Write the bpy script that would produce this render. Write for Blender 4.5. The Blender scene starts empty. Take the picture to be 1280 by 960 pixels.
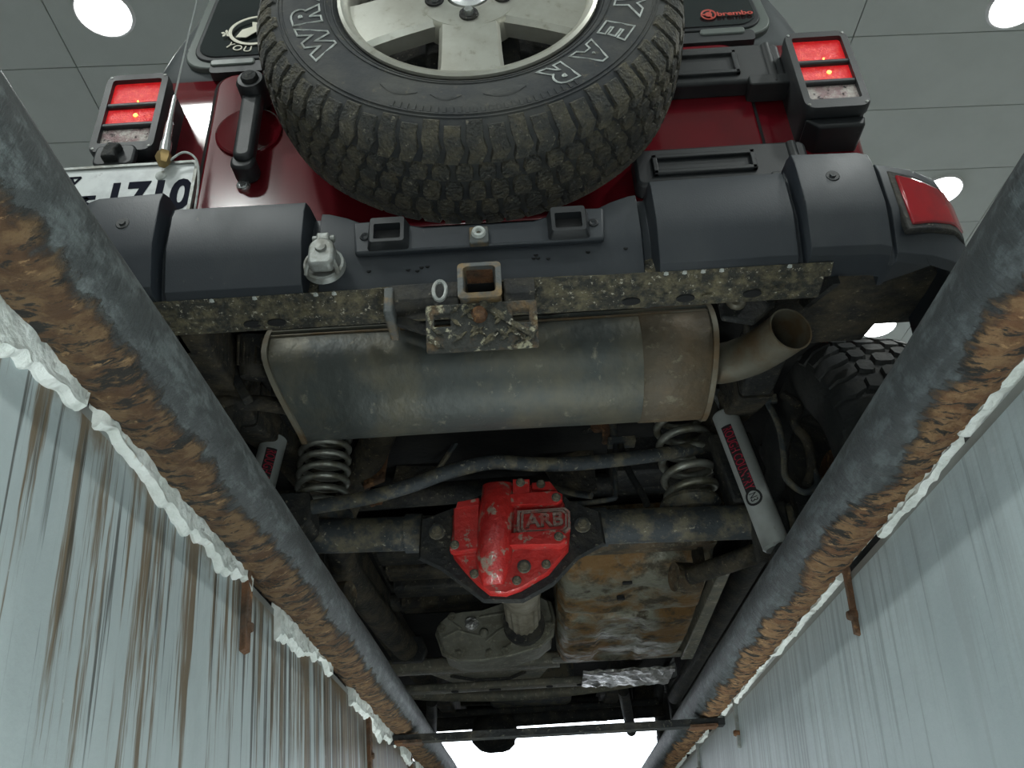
import bpy, bmesh, math, random
from mathutils import Vector, Matrix, noise

random.seed(7)
scene = bpy.context.scene
col = scene.collection
PI = math.pi
def R(d): return math.radians(d)

# ---------------------------------------------------------------- camera
# stands in the inspection pit, tilted up at the tail of the car; floor level is z = 0
CAM = Vector((0, 0, -.35))
pitch, yaw, roll = R(30.99), R(.69), R(3.0)
fwd = Vector((-math.sin(yaw)*math.cos(pitch), math.cos(yaw)*math.cos(pitch), math.sin(pitch)))
right0 = Vector((math.cos(yaw), math.sin(yaw), 0))
up0 = right0.cross(fwd)
cr = right0*math.cos(roll) - up0*math.sin(roll)
cu = right0*math.sin(roll) + up0*math.cos(roll)
cam_data = bpy.data.cameras.new('camera')
cam_data.sensor_width = 36
cam_data.lens = 36*1100/1280
cam_data.clip_start = .01
cam = bpy.data.objects.new('camera', cam_data)
M = Matrix((cr, cu, -fwd)).transposed().to_4x4()
M.translation = CAM
cam.matrix_world = M
col.objects.link(cam)
scene.camera = cam

# ---------------------------------------------------------------- world, exposure
w = bpy.data.worlds.new('overcast_sky')
scene.world = w
w.use_nodes = True
w.node_tree.nodes['Background'].inputs[0].default_value = (.86, .93, 1, 1)
w.node_tree.nodes['Background'].inputs[1].default_value = 5.0
vs = scene.view_settings
vs.view_transform = 'Standard'; vs.look = 'None'; vs.gamma = 1; vs.use_curve_mapping = False
vs.exposure = 0.0

DOWNLIGHT_W = 31      # each ceiling downlight
PIT_W = 6.0           # each pit tube

# ---------------------------------------------------------------- materials
MATS = {}
def mat(name, base, c2=None, c3=None, scale=6, lo=.42, hi=.62, s3=22, lo3=.55, hi3=.68, rough=.5, metal=0, bump=0, bscale=60,
        coat=0, emit=None, estr=0, stretch=(1, 1, 1), rough2=None, spec=.5, alpha=None, detail=7):
    m = bpy.data.materials.new(name); m.use_nodes = True
    nt = m.node_tree; N = nt.nodes; L = nt.links
    b = N['Principled BSDF']
    b.inputs['Base Color'].default_value = (*base, 1)
    b.inputs['Roughness'].default_value = rough
    b.inputs['Metallic'].default_value = metal
    b.inputs['Coat Weight'].default_value = coat
    b.inputs['Coat Roughness'].default_value = .06
    b.inputs['Specular IOR Level'].default_value = spec
    if emit:
        b.inputs['Emission Color'].default_value = (*emit, 1); b.inputs['Emission Strength'].default_value = estr
    if alpha: b.inputs['Transmission Weight'].default_value = alpha
    if c2 or c3 or bump:
        tc = N.new('ShaderNodeTexCoord'); mp = N.new('ShaderNodeMapping')
        mp.inputs['Scale'].default_value = stretch
        L.new(tc.outputs['Object'], mp.inputs['Vector'])
    colr = None
    if c2:
        n = N.new('ShaderNodeTexNoise'); n.inputs['Scale'].default_value = scale; n.inputs['Detail'].default_value = detail
        n.inputs['Roughness'].default_value = .65
        L.new(mp.outputs[0], n.inputs['Vector'])
        rp = N.new('ShaderNodeMapRange'); rp.inputs[1].default_value = lo; rp.inputs[2].default_value = hi
        L.new(n.outputs[0], rp.inputs[0])
        mx = N.new('ShaderNodeMix'); mx.data_type = 'RGBA'
        L.new(rp.outputs[0], mx.inputs[0])
        mx.inputs[6].default_value = (*base, 1); mx.inputs[7].default_value = (*c2, 1)
        colr = mx.outputs[2]
        if rough2 is not None:
            mr = N.new('ShaderNodeMapRange'); mr.inputs[3].default_value = rough; mr.inputs[4].default_value = rough2
            L.new(rp.outputs[0], mr.inputs[0]); L.new(mr.outputs[0], b.inputs['Roughness'])
    if c3:
        n3 = N.new('ShaderNodeTexNoise'); n3.inputs['Scale'].default_value = s3; n3.inputs['Detail'].default_value = 5
        n3.inputs['Roughness'].default_value = .7
        L.new(mp.outputs[0], n3.inputs['Vector'])
        r3 = N.new('ShaderNodeMapRange'); r3.inputs[1].default_value = lo3; r3.inputs[2].default_value = hi3
        L.new(n3.outputs[0], r3.inputs[0])
        m3 = N.new('ShaderNodeMix'); m3.data_type = 'RGBA'
        L.new(r3.outputs[0], m3.inputs[0])
        if colr: L.new(colr, m3.inputs[6])
        else: m3.inputs[6].default_value = (*base, 1)
        m3.inputs[7].default_value = (*c3, 1)
        colr = m3.outputs[2]
    if colr: L.new(colr, b.inputs['Base Color'])
    if bump:
        nb = N.new('ShaderNodeTexNoise'); nb.inputs['Scale'].default_value = bscale; nb.inputs['Detail'].default_value = 6
        L.new(mp.outputs[0], nb.inputs['Vector'])
        bp = N.new('ShaderNodeBump'); bp.inputs['Strength'].default_value = min(1, bump); bp.inputs['Distance'].default_value = .012*bump
        L.new(nb.outputs[0], bp.inputs['Height']); L.new(bp.outputs[0], b.inputs['Normal'])
    MATS[name] = m
    return m

mat('ceiling_tile', (.60, .64, .61), (.56, .60, .57), scale=2, rough=.75)
mat('ceiling_grid', (.16, .17, .17), rough=.8)
mat('room_wall', (.62, .64, .63), (.56, .58, .57), scale=1.5, rough=.8)
mat('shop_floor', (.20, .21, .20), (.14, .14, .13), scale=3, rough=.45, bump=.3, bscale=20)
mat('concrete', (.30, .30, .28), (.2, .19, .17), scale=5, rough=.85, bump=.5, bscale=30)
mat('red_paint', (.150, .006, .013), (.125, .007, .012), (.10, .016, .018), scale=3, s3=10, lo3=.62, hi3=.8, rough=.16, coat=.3, spec=.4)
mat('black_plastic', (.018, .021, .024), (.045, .047, .047), (.10, .10, .085), scale=4, lo=.5, hi=.75, s3=26, lo3=.66, hi3=.78, rough=.5, bump=.15, bscale=500, rough2=.7)
mat('bumper_plastic', (.022, .028, .036), (.044, .050, .055), (.15, .145, .12), scale=5, lo=.48, hi=.75, s3=40, lo3=.68, hi3=.8, rough=.48, bump=.12, bscale=500, rough2=.65, stretch=(1, 1, .55))
mat('dark_void', (.010, .011, .012), rough=.9)
mat('hardtop', (.060, .070, .074), (.052, .060, .064), scale=3, rough=.62, bump=.15, bscale=700, spec=.3)
mat('window_frame', (.13, .15, .14), rough=.4)
mat('black_glass', (.012, .016, .018), rough=.08, coat=.4)
mat('sticker_cream', (.72, .70, .58), rough=.6)
mat('sticker_red', (.50, .07, .05), rough=.6)
mat('rubber', (.034, .038, .042), (.060, .062, .058), (.12, .11, .08), scale=9, s3=60, lo3=.6, hi3=.75, rough=.75, bump=.35, bscale=90)
mat('tread_rubber', (.060, .062, .058), (.135, .122, .085), (.30, .28, .22), scale=26, lo=.42, hi=.64, s3=110, lo3=.60, hi3=.70, rough=.75, bump=1, bscale=170)
mat('old_tyre', (.022, .025, .026), (.045, .045, .042), scale=10, rough=.8, bump=.4, bscale=100)
mat('letter_white', (.62, .66, .64), (.38, .40, .38), scale=60, rough=.7)
mat('letter_black', (.03, .032, .034), rough=.7)
mat('alloy', (.62, .62, .56), (.52, .51, .45), (.36, .34, .27), scale=10, s3=40, lo3=.6, hi3=.75, rough=.36, metal=.75)
mat('chrome', (.85, .87, .88), rough=.22, metal=.85)
mat('zinc', (.30, .32, .31), (.18, .18, .16), scale=30, rough=.5, metal=.5, bump=.3, bscale=120)
mat('brass', (.38, .27, .12), rough=.4, metal=.8)
mat('red_lens', (.62, .012, .018), (.85, .10, .07), scale=90, lo=.5, hi=.7, rough=.18, emit=(1, .02, .025), estr=.30, bump=.5, bscale=260)
mat('clear_lens', (.42, .30, .30), (.70, .66, .62), (.08, .07, .07), scale=45, s3=60, lo3=.55, hi3=.62, rough=.12, bump=.7, bscale=240)
mat('hotspot_glow', (1, .5, .1), emit=(1, .45, .08), estr=3.0)  # glowing orange that imitates reflections on the tail lamp panes
mat('red_reflector', (.30, .012, .018), (.22, .014, .02), scale=14, rough=.15, bump=.06, bscale=300)
mat('plate_white', (.62, .66, .66), (.45, .48, .49), (.30, .31, .32), scale=14, s3=20, lo3=.62, hi3=.72, rough=.45)
mat('plate_ink', (.008, .010, .02), rough=.8, spec=.1)
mat('muddy_steel', (.035, .036, .031), (.16, .14, .085), (.48, .45, .36), scale=48, lo=.42, hi=.64, s3=120, lo3=.60, hi3=.66, rough=.8, bump=1, bscale=100)
mat('muffler_steel', (.070, .080, .076), (.125, .118, .085), (.23, .22, .17), scale=6, lo=.42, hi=.62, s3=34, lo3=.60, hi3=.72, rough=.5, metal=.3, bump=.45, bscale=40, stretch=(1.1, .8, .8))
mat('muffler_rust', (.105, .088, .062), (.145, .105, .062), (.22, .20, .14), scale=9, s3=40, lo3=.58, hi3=.70, rough=.6, metal=.25, bump=.5, bscale=60)
mat('tailpipe_steel', (.20, .19, .15), (.16, .11, .06), scale=11, rough=.55, metal=.4, bump=.35, bscale=60)
mat('rusty_iron', (.14, .065, .03), (.07, .05, .035), (.30, .15, .06), scale=18, s3=40, rough=.9, bump=.8, bscale=80)
mat('hitch_steel', (.10, .11, .11), (.22, .15, .07), scale=26, lo=.45, hi=.62, rough=.6, metal=.3, bump=.5, bscale=90)
mat('hitch_plate', (.045, .047, .042), (.22, .13, .05), (.42, .40, .28), scale=14, lo=.48, hi=.66, s3=44, lo3=.56, hi3=.64, rough=.8, bump=.9, bscale=70)
mat('axle_steel', (.040, .048, .054), (.14, .125, .085), (.36, .34, .26), scale=18, lo=.46, hi=.60, s3=80, lo3=.60, hi3=.70, rough=.7, bump=.5, bscale=80)
mat('chassis_black', (.013, .015, .016), (.046, .042, .032), (.22, .20, .15), scale=15, lo=.46, hi=.64, s3=80, lo3=.61, hi3=.71, rough=.75, bump=.6, bscale=80)
mat('frame_dirt', (.018, .018, .016), (.068, .056, .035), (.20, .17, .11), scale=16, s3=80, lo3=.6, hi3=.70, rough=.85, bump=.7, bscale=70)
mat('floorpan', (.006, .007, .008), (.014, .014, .013), scale=9, rough=.8, bump=.4)
mat('diff_red', (.56, .030, .026), (.42, .020, .020), (.34, .24, .19), scale=12, s3=34, lo3=.585, hi3=.635, rough=.3, bump=.45, bscale=110, coat=.5)
mat('diff_swell', (.56, .030, .026), (.42, .020, .020), (.34, .25, .20), scale=12, s3=22, lo3=.545, hi3=.60, rough=.3, bump=.5, bscale=110, coat=.5)
mat('diff_dirt', (.30, .22, .19), (.40, .12, .10), (.5, .05, .05), scale=40, lo=.5, hi=.6, s3=60, lo3=.6, hi3=.66, rough=.9, bump=.9, bscale=120)
mat('spring_steel', (.40, .41, .37), (.20, .19, .14), scale=18, rough=.4, metal=.55, bump=.3)
mat('shock_silver', (.46, .49, .48), (.40, .42, .40), (.25, .24, .20), scale=12, s3=50, lo3=.62, hi3=.76, rough=.42, metal=.25)
mat('shock_black', (.02, .02, .022), rough=.5)
mat('shock_red', (.42, .02, .05), rough=.5)
mat('skid_steel', (.20, .20, .155), (.19, .105, .035), (.055, .045, .028), scale=7, lo=.44, hi=.58, s3=16, lo3=.50, hi3=.62, rough=.42, metal=.2, bump=1, bscale=30, rough2=.7)
mat('skid_dark', (.05, .045, .035), (.13, .09, .05), (.22, .2, .14), scale=14, s3=50, rough=.75, bump=.8, bscale=60)
mat('case_alloy', (.19, .19, .155), (.12, .115, .085), (.28, .27, .21), scale=14, s3=50, rough=.6, metal=.3, bump=.4)
mat('boot_rubber', (.26, .24, .19), (.15, .13, .09), scale=16, rough=.75, bump=.4)
mat('foil', (.62, .62, .62), (.40, .38, .34), scale=20, rough=.28, metal=.9, bump=1, bscale=45)
mat('crossmember', (.15, .15, .125), (.24, .22, .165), (.42, .40, .33), scale=12, s3=55, rough=.65, metal=.2, bump=.5)
mat('caulk', (.80, .83, .80), (.62, .66, .62), (.35, .24, .13), scale=20, s3=16, lo3=.66, hi3=.74, rough=.8, bump=.8, bscale=60)
mat('tube_glow', (1, 1, 1), emit=(.95, 1, .98), estr=6)
mat('light_lens', (1, 1, 1), emit=(.97, 1, .99), estr=9)
mat('white_metal', (.7, .7, .7), rough=.4)

def mathn(N, L, op, a, b=None, clamp=False):
    n = N.new('ShaderNodeMath'); n.operation = op; n.use_clamp = clamp
    for i, s in enumerate((a, b)):
        if s is None: continue
        if isinstance(s, (int, float)): n.inputs[i].default_value = s
        else: L.new(s, n.inputs[i])
    return n.outputs[0]
def noisen(N, L, vec, scale, sx=(1, 1, 1), detail=6, rough=.6):
    mp = N.new('ShaderNodeMapping'); mp.inputs['Scale'].default_value = sx; L.new(vec, mp.inputs['Vector'])
    n = N.new('ShaderNodeTexNoise'); n.inputs['Scale'].default_value = scale; n.inputs['Detail'].default_value = detail; n.inputs['Roughness'].default_value = rough
    L.new(mp.outputs[0], n.inputs['Vector']); return n.outputs[0]
def rangen(N, L, s, a, b, c=0, d=1):
    n = N.new('ShaderNodeMapRange'); n.interpolation_type = 'SMOOTHSTEP'
    for i, q in enumerate((a, b, c, d)): n.inputs[i+1].default_value = q
    L.new(s, n.inputs[0]); return n.outputs[0]
def mixn(N, L, f, a, b):
    n = N.new('ShaderNodeMix'); n.data_type = 'RGBA'; L.new(f, n.inputs[0])
    for i, s in ((6, a), (7, b)):
        if isinstance(s, tuple): n.inputs[i].default_value = (*s, 1)
        else: L.new(s, n.inputs[i])
    return n.outputs[2]

def rail_material(name, tang, slate, rusts):
    """greasy slate paint; rust scale on the side towards the wall (object origin on the pipe axis)"""
    m = bpy.data.materials.new(name); m.use_nodes = True
    nt = m.node_tree; N = nt.nodes; L = nt.links; b = N['Principled BSDF']
    tc = N.new('ShaderNodeTexCoord').outputs['Object']
    sp = N.new('ShaderNodeSeparateXYZ'); L.new(tc, sp.inputs[0])
    t = mathn(N, L, 'ADD', mathn(N, L, 'MULTIPLY', sp.outputs[0], tang[0]/.042), mathn(N, L, 'MULTIPLY', sp.outputs[2], tang[1]/.042))
    n1 = noisen(N, L, tc, 7, (1, 1, 1), 5)
    n2 = noisen(N, L, tc, 30, (1, 1.6, 1), 8, .7)
    tt = mathn(N, L, 'ADD', t, mathn(N, L, 'MULTIPLY', mathn(N, L, 'SUBTRACT', n1, .5), rusts[3]))
    tt = mathn(N, L, 'ADD', tt, mathn(N, L, 'MULTIPLY', mathn(N, L, 'SUBTRACT', n2, .5), .9))
    f = rangen(N, L, tt, rusts[2]-.12, rusts[2]+.15)
    rust = mixn(N, L, rangen(N, L, n2, .40, .60), rusts[0], rusts[1])
    n3 = noisen(N, L, tc, 34, (.8, 2.2, .8), 7, .7)
    rust = mixn(N, L, rangen(N, L, n3, .51, .58), rust, (.030, .027, .022))
    n4 = noisen(N, L, tc, 48, (1, 2, 1), 6, .7)
    rust = mixn(N, L, rangen(N, L, n4, .60, .66), rust, tuple(min(.6, c*1.7) for c in rusts[1]))
    sl = mixn(N, L, rangen(N, L, noisen(N, L, tc, 42, (1.4, .6, 1.4), 8, .75), .46, .64), slate, tuple(c*2.7 for c in slate))
    L.new(mixn(N, L, f, sl, rust), b.inputs['Base Color'])
    L.new(rangen(N, L, f, 0, 1, .55, .85), b.inputs['Roughness'])
    bp = N.new('ShaderNodeBump'); bp.inputs['Strength'].default_value = 1; bp.inputs['Distance'].default_value = .016
    L.new(mathn(N, L, 'ADD', mathn(N, L, 'MULTIPLY', n2, f), mathn(N, L, 'MULTIPLY', n3, .3)), bp.inputs['Height'])
    L.new(bp.outputs[0], b.inputs['Normal'])
    MATS[name] = m
rail_material('rail_left', (-.78, -.626), (.040, .046, .046), ((.115, .060, .028), (.22, .135, .065), -.10, 1.0))
rail_material('rail_right', (.70, -.714), (.030, .036, .038), ((.20, .095, .042), (.32, .19, .09), .16, 2.0))

def wall_material(name, base, base2, stain, dark, amount):
    """painted pit wall: thin runs of rust and grease down from the coping"""
    m = bpy.data.materials.new(name); m.use_nodes = True
    nt = m.node_tree; N = nt.nodes; L = nt.links; b = N['Principled BSDF']
    tc = N.new('ShaderNodeTexCoord').outputs['Object']
    c = mixn(N, L, rangen(N, L, noisen(N, L, tc, 5, (1, 1, .5)), .42, .64), base, base2)
    sp = N.new('ShaderNodeSeparateXYZ'); L.new(tc, sp.inputs[0])
    top = rangen(N, L, sp.outputs[2], -.55, .02)
    near = rangen(N, L, sp.outputs[1], .1, 2.6, 0, .16)
    r1 = noisen(N, L, tc, 30, (0, 1, .045), 6, .7)
    r2 = noisen(N, L, tc, 85, (0, 1, .022), 4, .6)
    th = mathn(N, L, 'ADD', mathn(N, L, 'MULTIPLY', top, .15), near)
    s1 = rangen(N, L, mathn(N, L, 'ADD', r1, th), .66, .74)
    s2 = rangen(N, L, mathn(N, L, 'ADD', r2, th), .72, .79)
    c = mixn(N, L, mathn(N, L, 'MULTIPLY', s1, amount), c, stain)
    c = mixn(N, L, mathn(N, L, 'MULTIPLY', s2, amount*.9), c, dark)
    rim = rangen(N, L, mathn(N, L, 'ADD', sp.outputs[2], mathn(N, L, 'MULTIPLY', noisen(N, L, tc, 9), .16)), .045, .085)
    c = mixn(N, L, mathn(N, L, 'MULTIPLY', rim, amount), c, stain)
    sc = rangen(N, L, noisen(N, L, tc, 34, (1, 1, .8), 8, .75), .655, .70)
    c = mixn(N, L, mathn(N, L, 'MULTIPLY', sc, .6), c, (.46, .50, .50))
    ch = rangen(N, L, noisen(N, L, tc, 26, (1, .8, .5), 8, .75), .70, .74)
    c = mixn(N, L, mathn(N, L, 'MULTIPLY', ch, .75), c, dark)
    L.new(c, b.inputs['Base Color']); b.inputs['Roughness'].default_value = .5
    bp = N.new('ShaderNodeBump'); bp.inputs['Strength'].default_value = .35; bp.inputs['Distance'].default_value = .004
    L.new(mathn(N, L, 'ADD', r1, noisen(N, L, tc, 30)), bp.inputs['Height']); L.new(bp.outputs[0], b.inputs['Normal'])
    MATS[name] = m
wall_material('pit_wall_left', (.40, .455, .46), (.33, .38, .385), (.125, .085, .042), (.045, .042, .034), .9)
wall_material('pit_wall_right', (.40, .46, .475), (.34, .395, .41), (.27, .30, .305), (.09, .095, .095), .35)

# ---------------------------------------------------------------- mesh helpers
class MB:
    def __init__(s): s.v = []; s.f = []
    def add(s, vs, fs, xf=None):
        o = len(s.v)
        s.v += [tuple(xf(*p)) if xf else tuple(p) for p in vs]
        s.f += [tuple(i+o for i in q) for q in fs]
        return s
    def box(s, x0, x1, y0, y1, z0, z1, xf=None):
        vs = [(x, y, z) for x in (x0, x1) for y in (y0, y1) for z in (z0, z1)]
        return s.add(vs, [(0, 1, 3, 2), (4, 6, 7, 5), (0, 4, 5, 1), (2, 3, 7, 6), (0, 2, 6, 4), (1, 5, 7, 3)], xf)
    def prism(s, poly, axis, a, b, xf=None):
        """poly: 2-D outline in the two other axes, extruded along axis from a to b"""
        def p3(q, t):
            if axis == 'x': return (t, q[0], q[1])
            if axis == 'y': return (q[0], t, q[1])
            return (q[0], q[1], t)
        n = len(poly)
        vs = [p3(q, a) for q in poly] + [p3(q, b) for q in poly]
        fs = [tuple(range(n-1, -1, -1)), tuple(range(n, 2*n))] + [(i, (i+1) % n, n+(i+1) % n, n+i) for i in range(n)]
        return s.add(vs, fs, xf)
    def tube(s, pts, r, n=12, cap=True, flat=1.0):
        pts = [Vector(p) for p in pts]
        rs = r if isinstance(r, (list, tuple)) else [r]*len(pts)
        d0 = (pts[1]-pts[0]).normalized()
        ref = Vector((0, 0, 1)) if abs(d0.z) < .9 else Vector((0, 1, 0))
        rings = []
        nrm = None
        for i, p in enumerate(pts):
            if i == 0: d = pts[1]-pts[0]
            elif i == len(pts)-1: d = pts[-1]-pts[-2]
            else: d = (pts[i+1]-pts[i]).normalized()+(pts[i]-pts[i-1]).normalized()
            d.normalize()
            if nrm is None: nrm = (ref - d*ref.dot(d)).normalized()
            else: nrm = (nrm - d*nrm.dot(d)).normalized()
            bn = d.cross(nrm)
            rings.append([p + (nrm*math.cos(2*PI*k/n)*flat + bn*math.sin(2*PI*k/n))*rs[i] for k in range(n)])
        return s.loft(rings, cap)
    def loft(s, rings, cap=True, closed=True):
        n = len(rings[0]); vs = [tuple(p) for r in rings for p in r]; fs = []
        for i in range(len(rings)-1):
            for k in range(n if closed else n-1):
                k2 = (k+1) % n
                fs.append((i*n+k, i*n+k2, (i+1)*n+k2, (i+1)*n+k))
        if cap:
            fs.append(tuple(range(n-1, -1, -1))); fs.append(tuple(range((len(rings)-1)*n, len(rings)*n)))
        return s.add(vs, fs)
    def lathe(s, prof, n=48, xf=None, closed=False):
        """prof: (radius, axial) pairs turned about the local axial axis; xf(axial, a, b)"""
        m = len(prof); vs = []
        for i in range(n):
            c, d = math.cos(2*PI*i/n), math.sin(2*PI*i/n)
            vs += [(q[1], q[0]*c, q[0]*d) for q in prof]
        fs = []
        for i in range(n):
            j = (i+1) % n
            for k in range(m if closed else m-1):
                k2 = (k+1) % m
                fs.append((i*m+k, i*m+k2, j*m+k2, j*m+k))
        return s.add(vs, fs, xf)
    def blob(s, c, r, seed=0, amp=.25, n=8):
        """lumpy clod"""
        rx, ry, rz = r if isinstance(r, tuple) else (r, r, r)
        vs = []; fs = []
        for i in range(n+1):
            th = PI*i/n
            for k in range(n):
                ph = 2*PI*k/n
                d = Vector((math.sin(th)*math.cos(ph), math.sin(th)*math.sin(ph), math.cos(th)))
                q = 1+amp*noise.noise(d*2.2+Vector((seed*3.1, seed*1.7, 0)))*2
                vs.append((c[0]+d.x*rx*q, c[1]+d.y*ry*q, c[2]+d.z*rz*q))
        for i in range(n):
            for k in range(n): fs.append((i*n+k, i*n+(k+1) % n, (i+1)*n+(k+1) % n, (i+1)*n+k))
        return s.add(vs, fs)

def finish(me, angle):
    bm = bmesh.new(); bm.from_mesh(me)
    bmesh.ops.remove_doubles(bm, verts=bm.verts, dist=1e-5)
    bmesh.ops.recalc_face_normals(bm, faces=bm.faces)
    bm.to_mesh(me); bm.free()
    for p in me.polygons: p.use_smooth = True
    me.set_sharp_from_angle(angle=R(angle))

def mesh(name, mb, m, off=(0, 0, 0), angle=38):
    me = bpy.data.meshes.new(name)
    me.from_pydata([(p[0]-off[0], p[1]-off[1], p[2]-off[2]) for p in mb.v], [], mb.f)
    finish(me, angle)
    me.materials.append(MATS[m])
    return me
def link(name, me, parent=None, loc=(0, 0, 0), bevel=0, seg=2):
    o = bpy.data.objects.new(name, me); col.objects.link(o)
    o.location = loc
    if parent: o.parent = parent
    if bevel:
        b = o.modifiers.new('bevel', 'BEVEL'); b.width = bevel; b.segments = seg; b.limit_method = 'ANGLE'; b.angle_limit = R(35); b.harden_normals = False
    return o
def tag(o, label, cat=None, group=None, kind=None):
    if label: o['label'] = label
    if cat: o['category'] = cat
    if group: o['group'] = group
    if kind: o['kind'] = kind
    return o
def thing(name, mb, m, label, cat, group=None, bevel=0, origin=(0, 0, 0), angle=38):
    o = link(name, mesh(name, mb, m, origin, angle), loc=origin, bevel=bevel)
    return tag(o, label, cat, group)
def struct(name, mb, m, parent=None, bevel=0, origin=(0, 0, 0)):
    o = link(name, mesh(name, mb, m, origin), parent, origin if not parent else (0, 0, 0), bevel)
    if not parent: o['kind'] = 'structure'
    return o

def rounded(x0, x1, z0, z1, r, n=5):
    pts = []
    for cx, cz, a in ((x1-r, z1-r, 0), (x0+r, z1-r, 90), (x0+r, z0+r, 180), (x1-r, z0+r, 270)):
        for k in range(n+1):
            t = R(a+90*k/n); pts.append((cx+r*math.cos(t), cz+r*math.sin(t)))
    return pts
def smooth_path(pts, n=8):
    P = [Vector(p) for p in pts]; out = []
    for i in range(len(P)-1):
        a = P[max(i-1, 0)]; b = P[i]; c = P[i+1]; d = P[min(i+2, len(P)-1)]
        for k in range(n):
            t = k/n
            out.append(.5*((2*b)+(c-a)*t+(2*a-5*b+4*c-d)*t*t+(3*b-a-3*c+d)*t**3))
    out.append(P[-1]); return out
def interp(tab, x):
    if x <= tab[0][0]: return tab[0][1]
    for (a, p), (b, q) in zip(tab, tab[1:]):
        if x <= b: return p+(q-p)*(x-a)/(b-a)
    return tab[-1][1]
def text_verts(body, size=1, outline=0, extrude=.0, spacing=1.0, bold=0):
    cu_ = bpy.data.curves.new('t', 'FONT'); cu_.body = body; cu_.size = size; cu_.align_x = 'CENTER'; cu_.align_y = 'CENTER'
    cu_.space_character = spacing; cu_.resolution_u = 4
    cu_.offset = bold
    if outline: cu_.fill_mode = 'NONE'; cu_.bevel_depth = outline; cu_.bevel_resolution = 0
    else: cu_.extrude = extrude
    o = bpy.data.objects.new('t', cu_); col.objects.link(o)
    me = o.to_mesh()
    vs = [tuple(v.co) for v in me.vertices]; fs = [tuple(p.vertices) for p in me.polygons]
    o.to_mesh_clear(); bpy.data.objects.remove(o); bpy.data.curves.remove(cu_)
    return vs, fs

# ================================================================ THE SETTING
CEIL = 3.2
XL, XR = -.335, .402          # faces of the pit walls
PIT0, PIT1 = -2.2, 5.9        # ends of the pit
mb = MB()
mb.box(-6, XL-.0005, -4, 11, -.15, 0); mb.box(XR+.0005, 6, -4, 11, -.15, 0); mb.box(XL-.0005, XR+.0005, -4, PIT0, -.15, 0); mb.box(XL-.0005, XR+.0005, PIT1, 11, -.15, 0)
struct('floor', mb, 'shop_floor')
struct('floor_pit', MB().box(XL-.1, XR+.1, PIT0, PIT1, -1.55, -1.45), 'concrete')
wall_objs = {}
LEAN = .075               # the walls lean out towards the top
def wall_x(side, z): return (XL-LEAN*z) if side < 0 else (XR+LEAN*z)
wall_objs[-1] = struct('wall_pit_left', MB().prism([(XL-.1, -1.45), (wall_x(-1, -1.45), -1.45), (XL, -.009), (XL-.1, -.009)], 'y', PIT0, PIT1), 'pit_wall_left')
wall_objs[1] = struct('wall_pit_right', MB().prism([(XR+.1, -1.45), (wall_x(1, -1.45), -1.45), (XR, -.009), (XR+.1, -.009)], 'y', PIT0, PIT1), 'pit_wall_right')
struct('wall_pit_front', MB().box(XL-.1, XR+.1, PIT1, PIT1+.1, -1.45, -.15), 'concrete')
struct('wall_pit_back', MB().box(XL-.1, XR+.1, PIT0-.1, PIT0, -1.45, -.15), 'concrete')
struct('wall_left', MB().box(-6.1, -6, -4, 11, 0, CEIL+.1), 'room_wall')
struct('wall_right', MB().box(6, 6.1, -4, 11, 0, CEIL+.1), 'room_wall')
struct('wall_back', MB().box(-6, 6, -4.1, -4, 0, CEIL+.1), 'room_wall')
mb = MB(); mb.box(-6, -2.2, 11, 11.15, 0, CEIL+.1); mb.box(2.2, 6, 11, 11.15, 0, CEIL+.1); mb.box(-2.2, 2.2, 11, 11.15, 2.6, CEIL+.1)
struct('wall_front', mb, 'room_wall')
ceil = struct('ceiling', MB().box(-6.1, 6.1, -4.1, 11.2, CEIL+.018, CEIL+.1), 'ceiling_grid')
TX, TY = 1.243, .466
tile_me = mesh('ceiling_tile', MB().box(-TX/2+.003, TX/2-.003, -TY/2+.003, TY/2-.003, 0, .02), 'ceiling_tile')
rot = R(1.6)
for i in range(-5, 6):
    for j in range(-14, 17):
        x = 1.70+TX*(i-.5) ; y = 2.80+TY*(j+.5)
        X, Y_ = x*math.cos(rot)-(y-2.8)*math.sin(rot), 2.8+x*math.sin(rot)+(y-2.8)*math.cos(rot)
        if abs(X) > 5.4 or Y_ < -3.7 or Y_ > 10.7: continue
        if True:
            o = link('ceiling_tile', tile_me, ceil, (X, Y_, CEIL)); o.rotation_euler.z = rot

# recessed downlights: two rows along the bay
def downlight(x, y, label):
    o = thing('ceiling_downlight', MB().lathe([(.118, -.010), (.123, -.013), (.130, -.010), (.134, 0), (.134, .01), (.118, .01)], 40,
              lambda a, b, c: (x+b, y+c, CEIL+a), closed=True), 'white_metal', label, 'ceiling light', 'round recessed downlights in the ceiling')
    link('light_lens', mesh('light_lens', MB().lathe([(.0005, -.013), (.07, -.0125), (.119, -.011), (.119, .004), (.0005, .004)], 40, lambda a, b, c: (x+b, y+c, CEIL+a)), 'light_lens'), o)
    ld = bpy.data.lights.new('downlight', 'AREA'); ld.shape = 'DISK'; ld.size = .22; ld.energy = DOWNLIGHT_W; ld.color = (.95, 1, .97)
    lo = bpy.data.objects.new('downlight', ld); col.objects.link(lo); lo.location = (x, y, CEIL-.02)
    return o
for x, y, lab in ((-1.774, 2.46, 'round glowing downlight above the left tail lamp, beside the hardtop corner'), (2.425, 2.719, 'round glowing downlight in the ceiling corner up beyond the right tail lamp'),
                  (2.543, 3.976, 'round glowing downlight just above the red reflector end of the bumper'), (2.63, 5.40, 'downlight glimpsed between the right rear tyre and the wheel arch')):
    downlight(x, y, lab)
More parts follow.
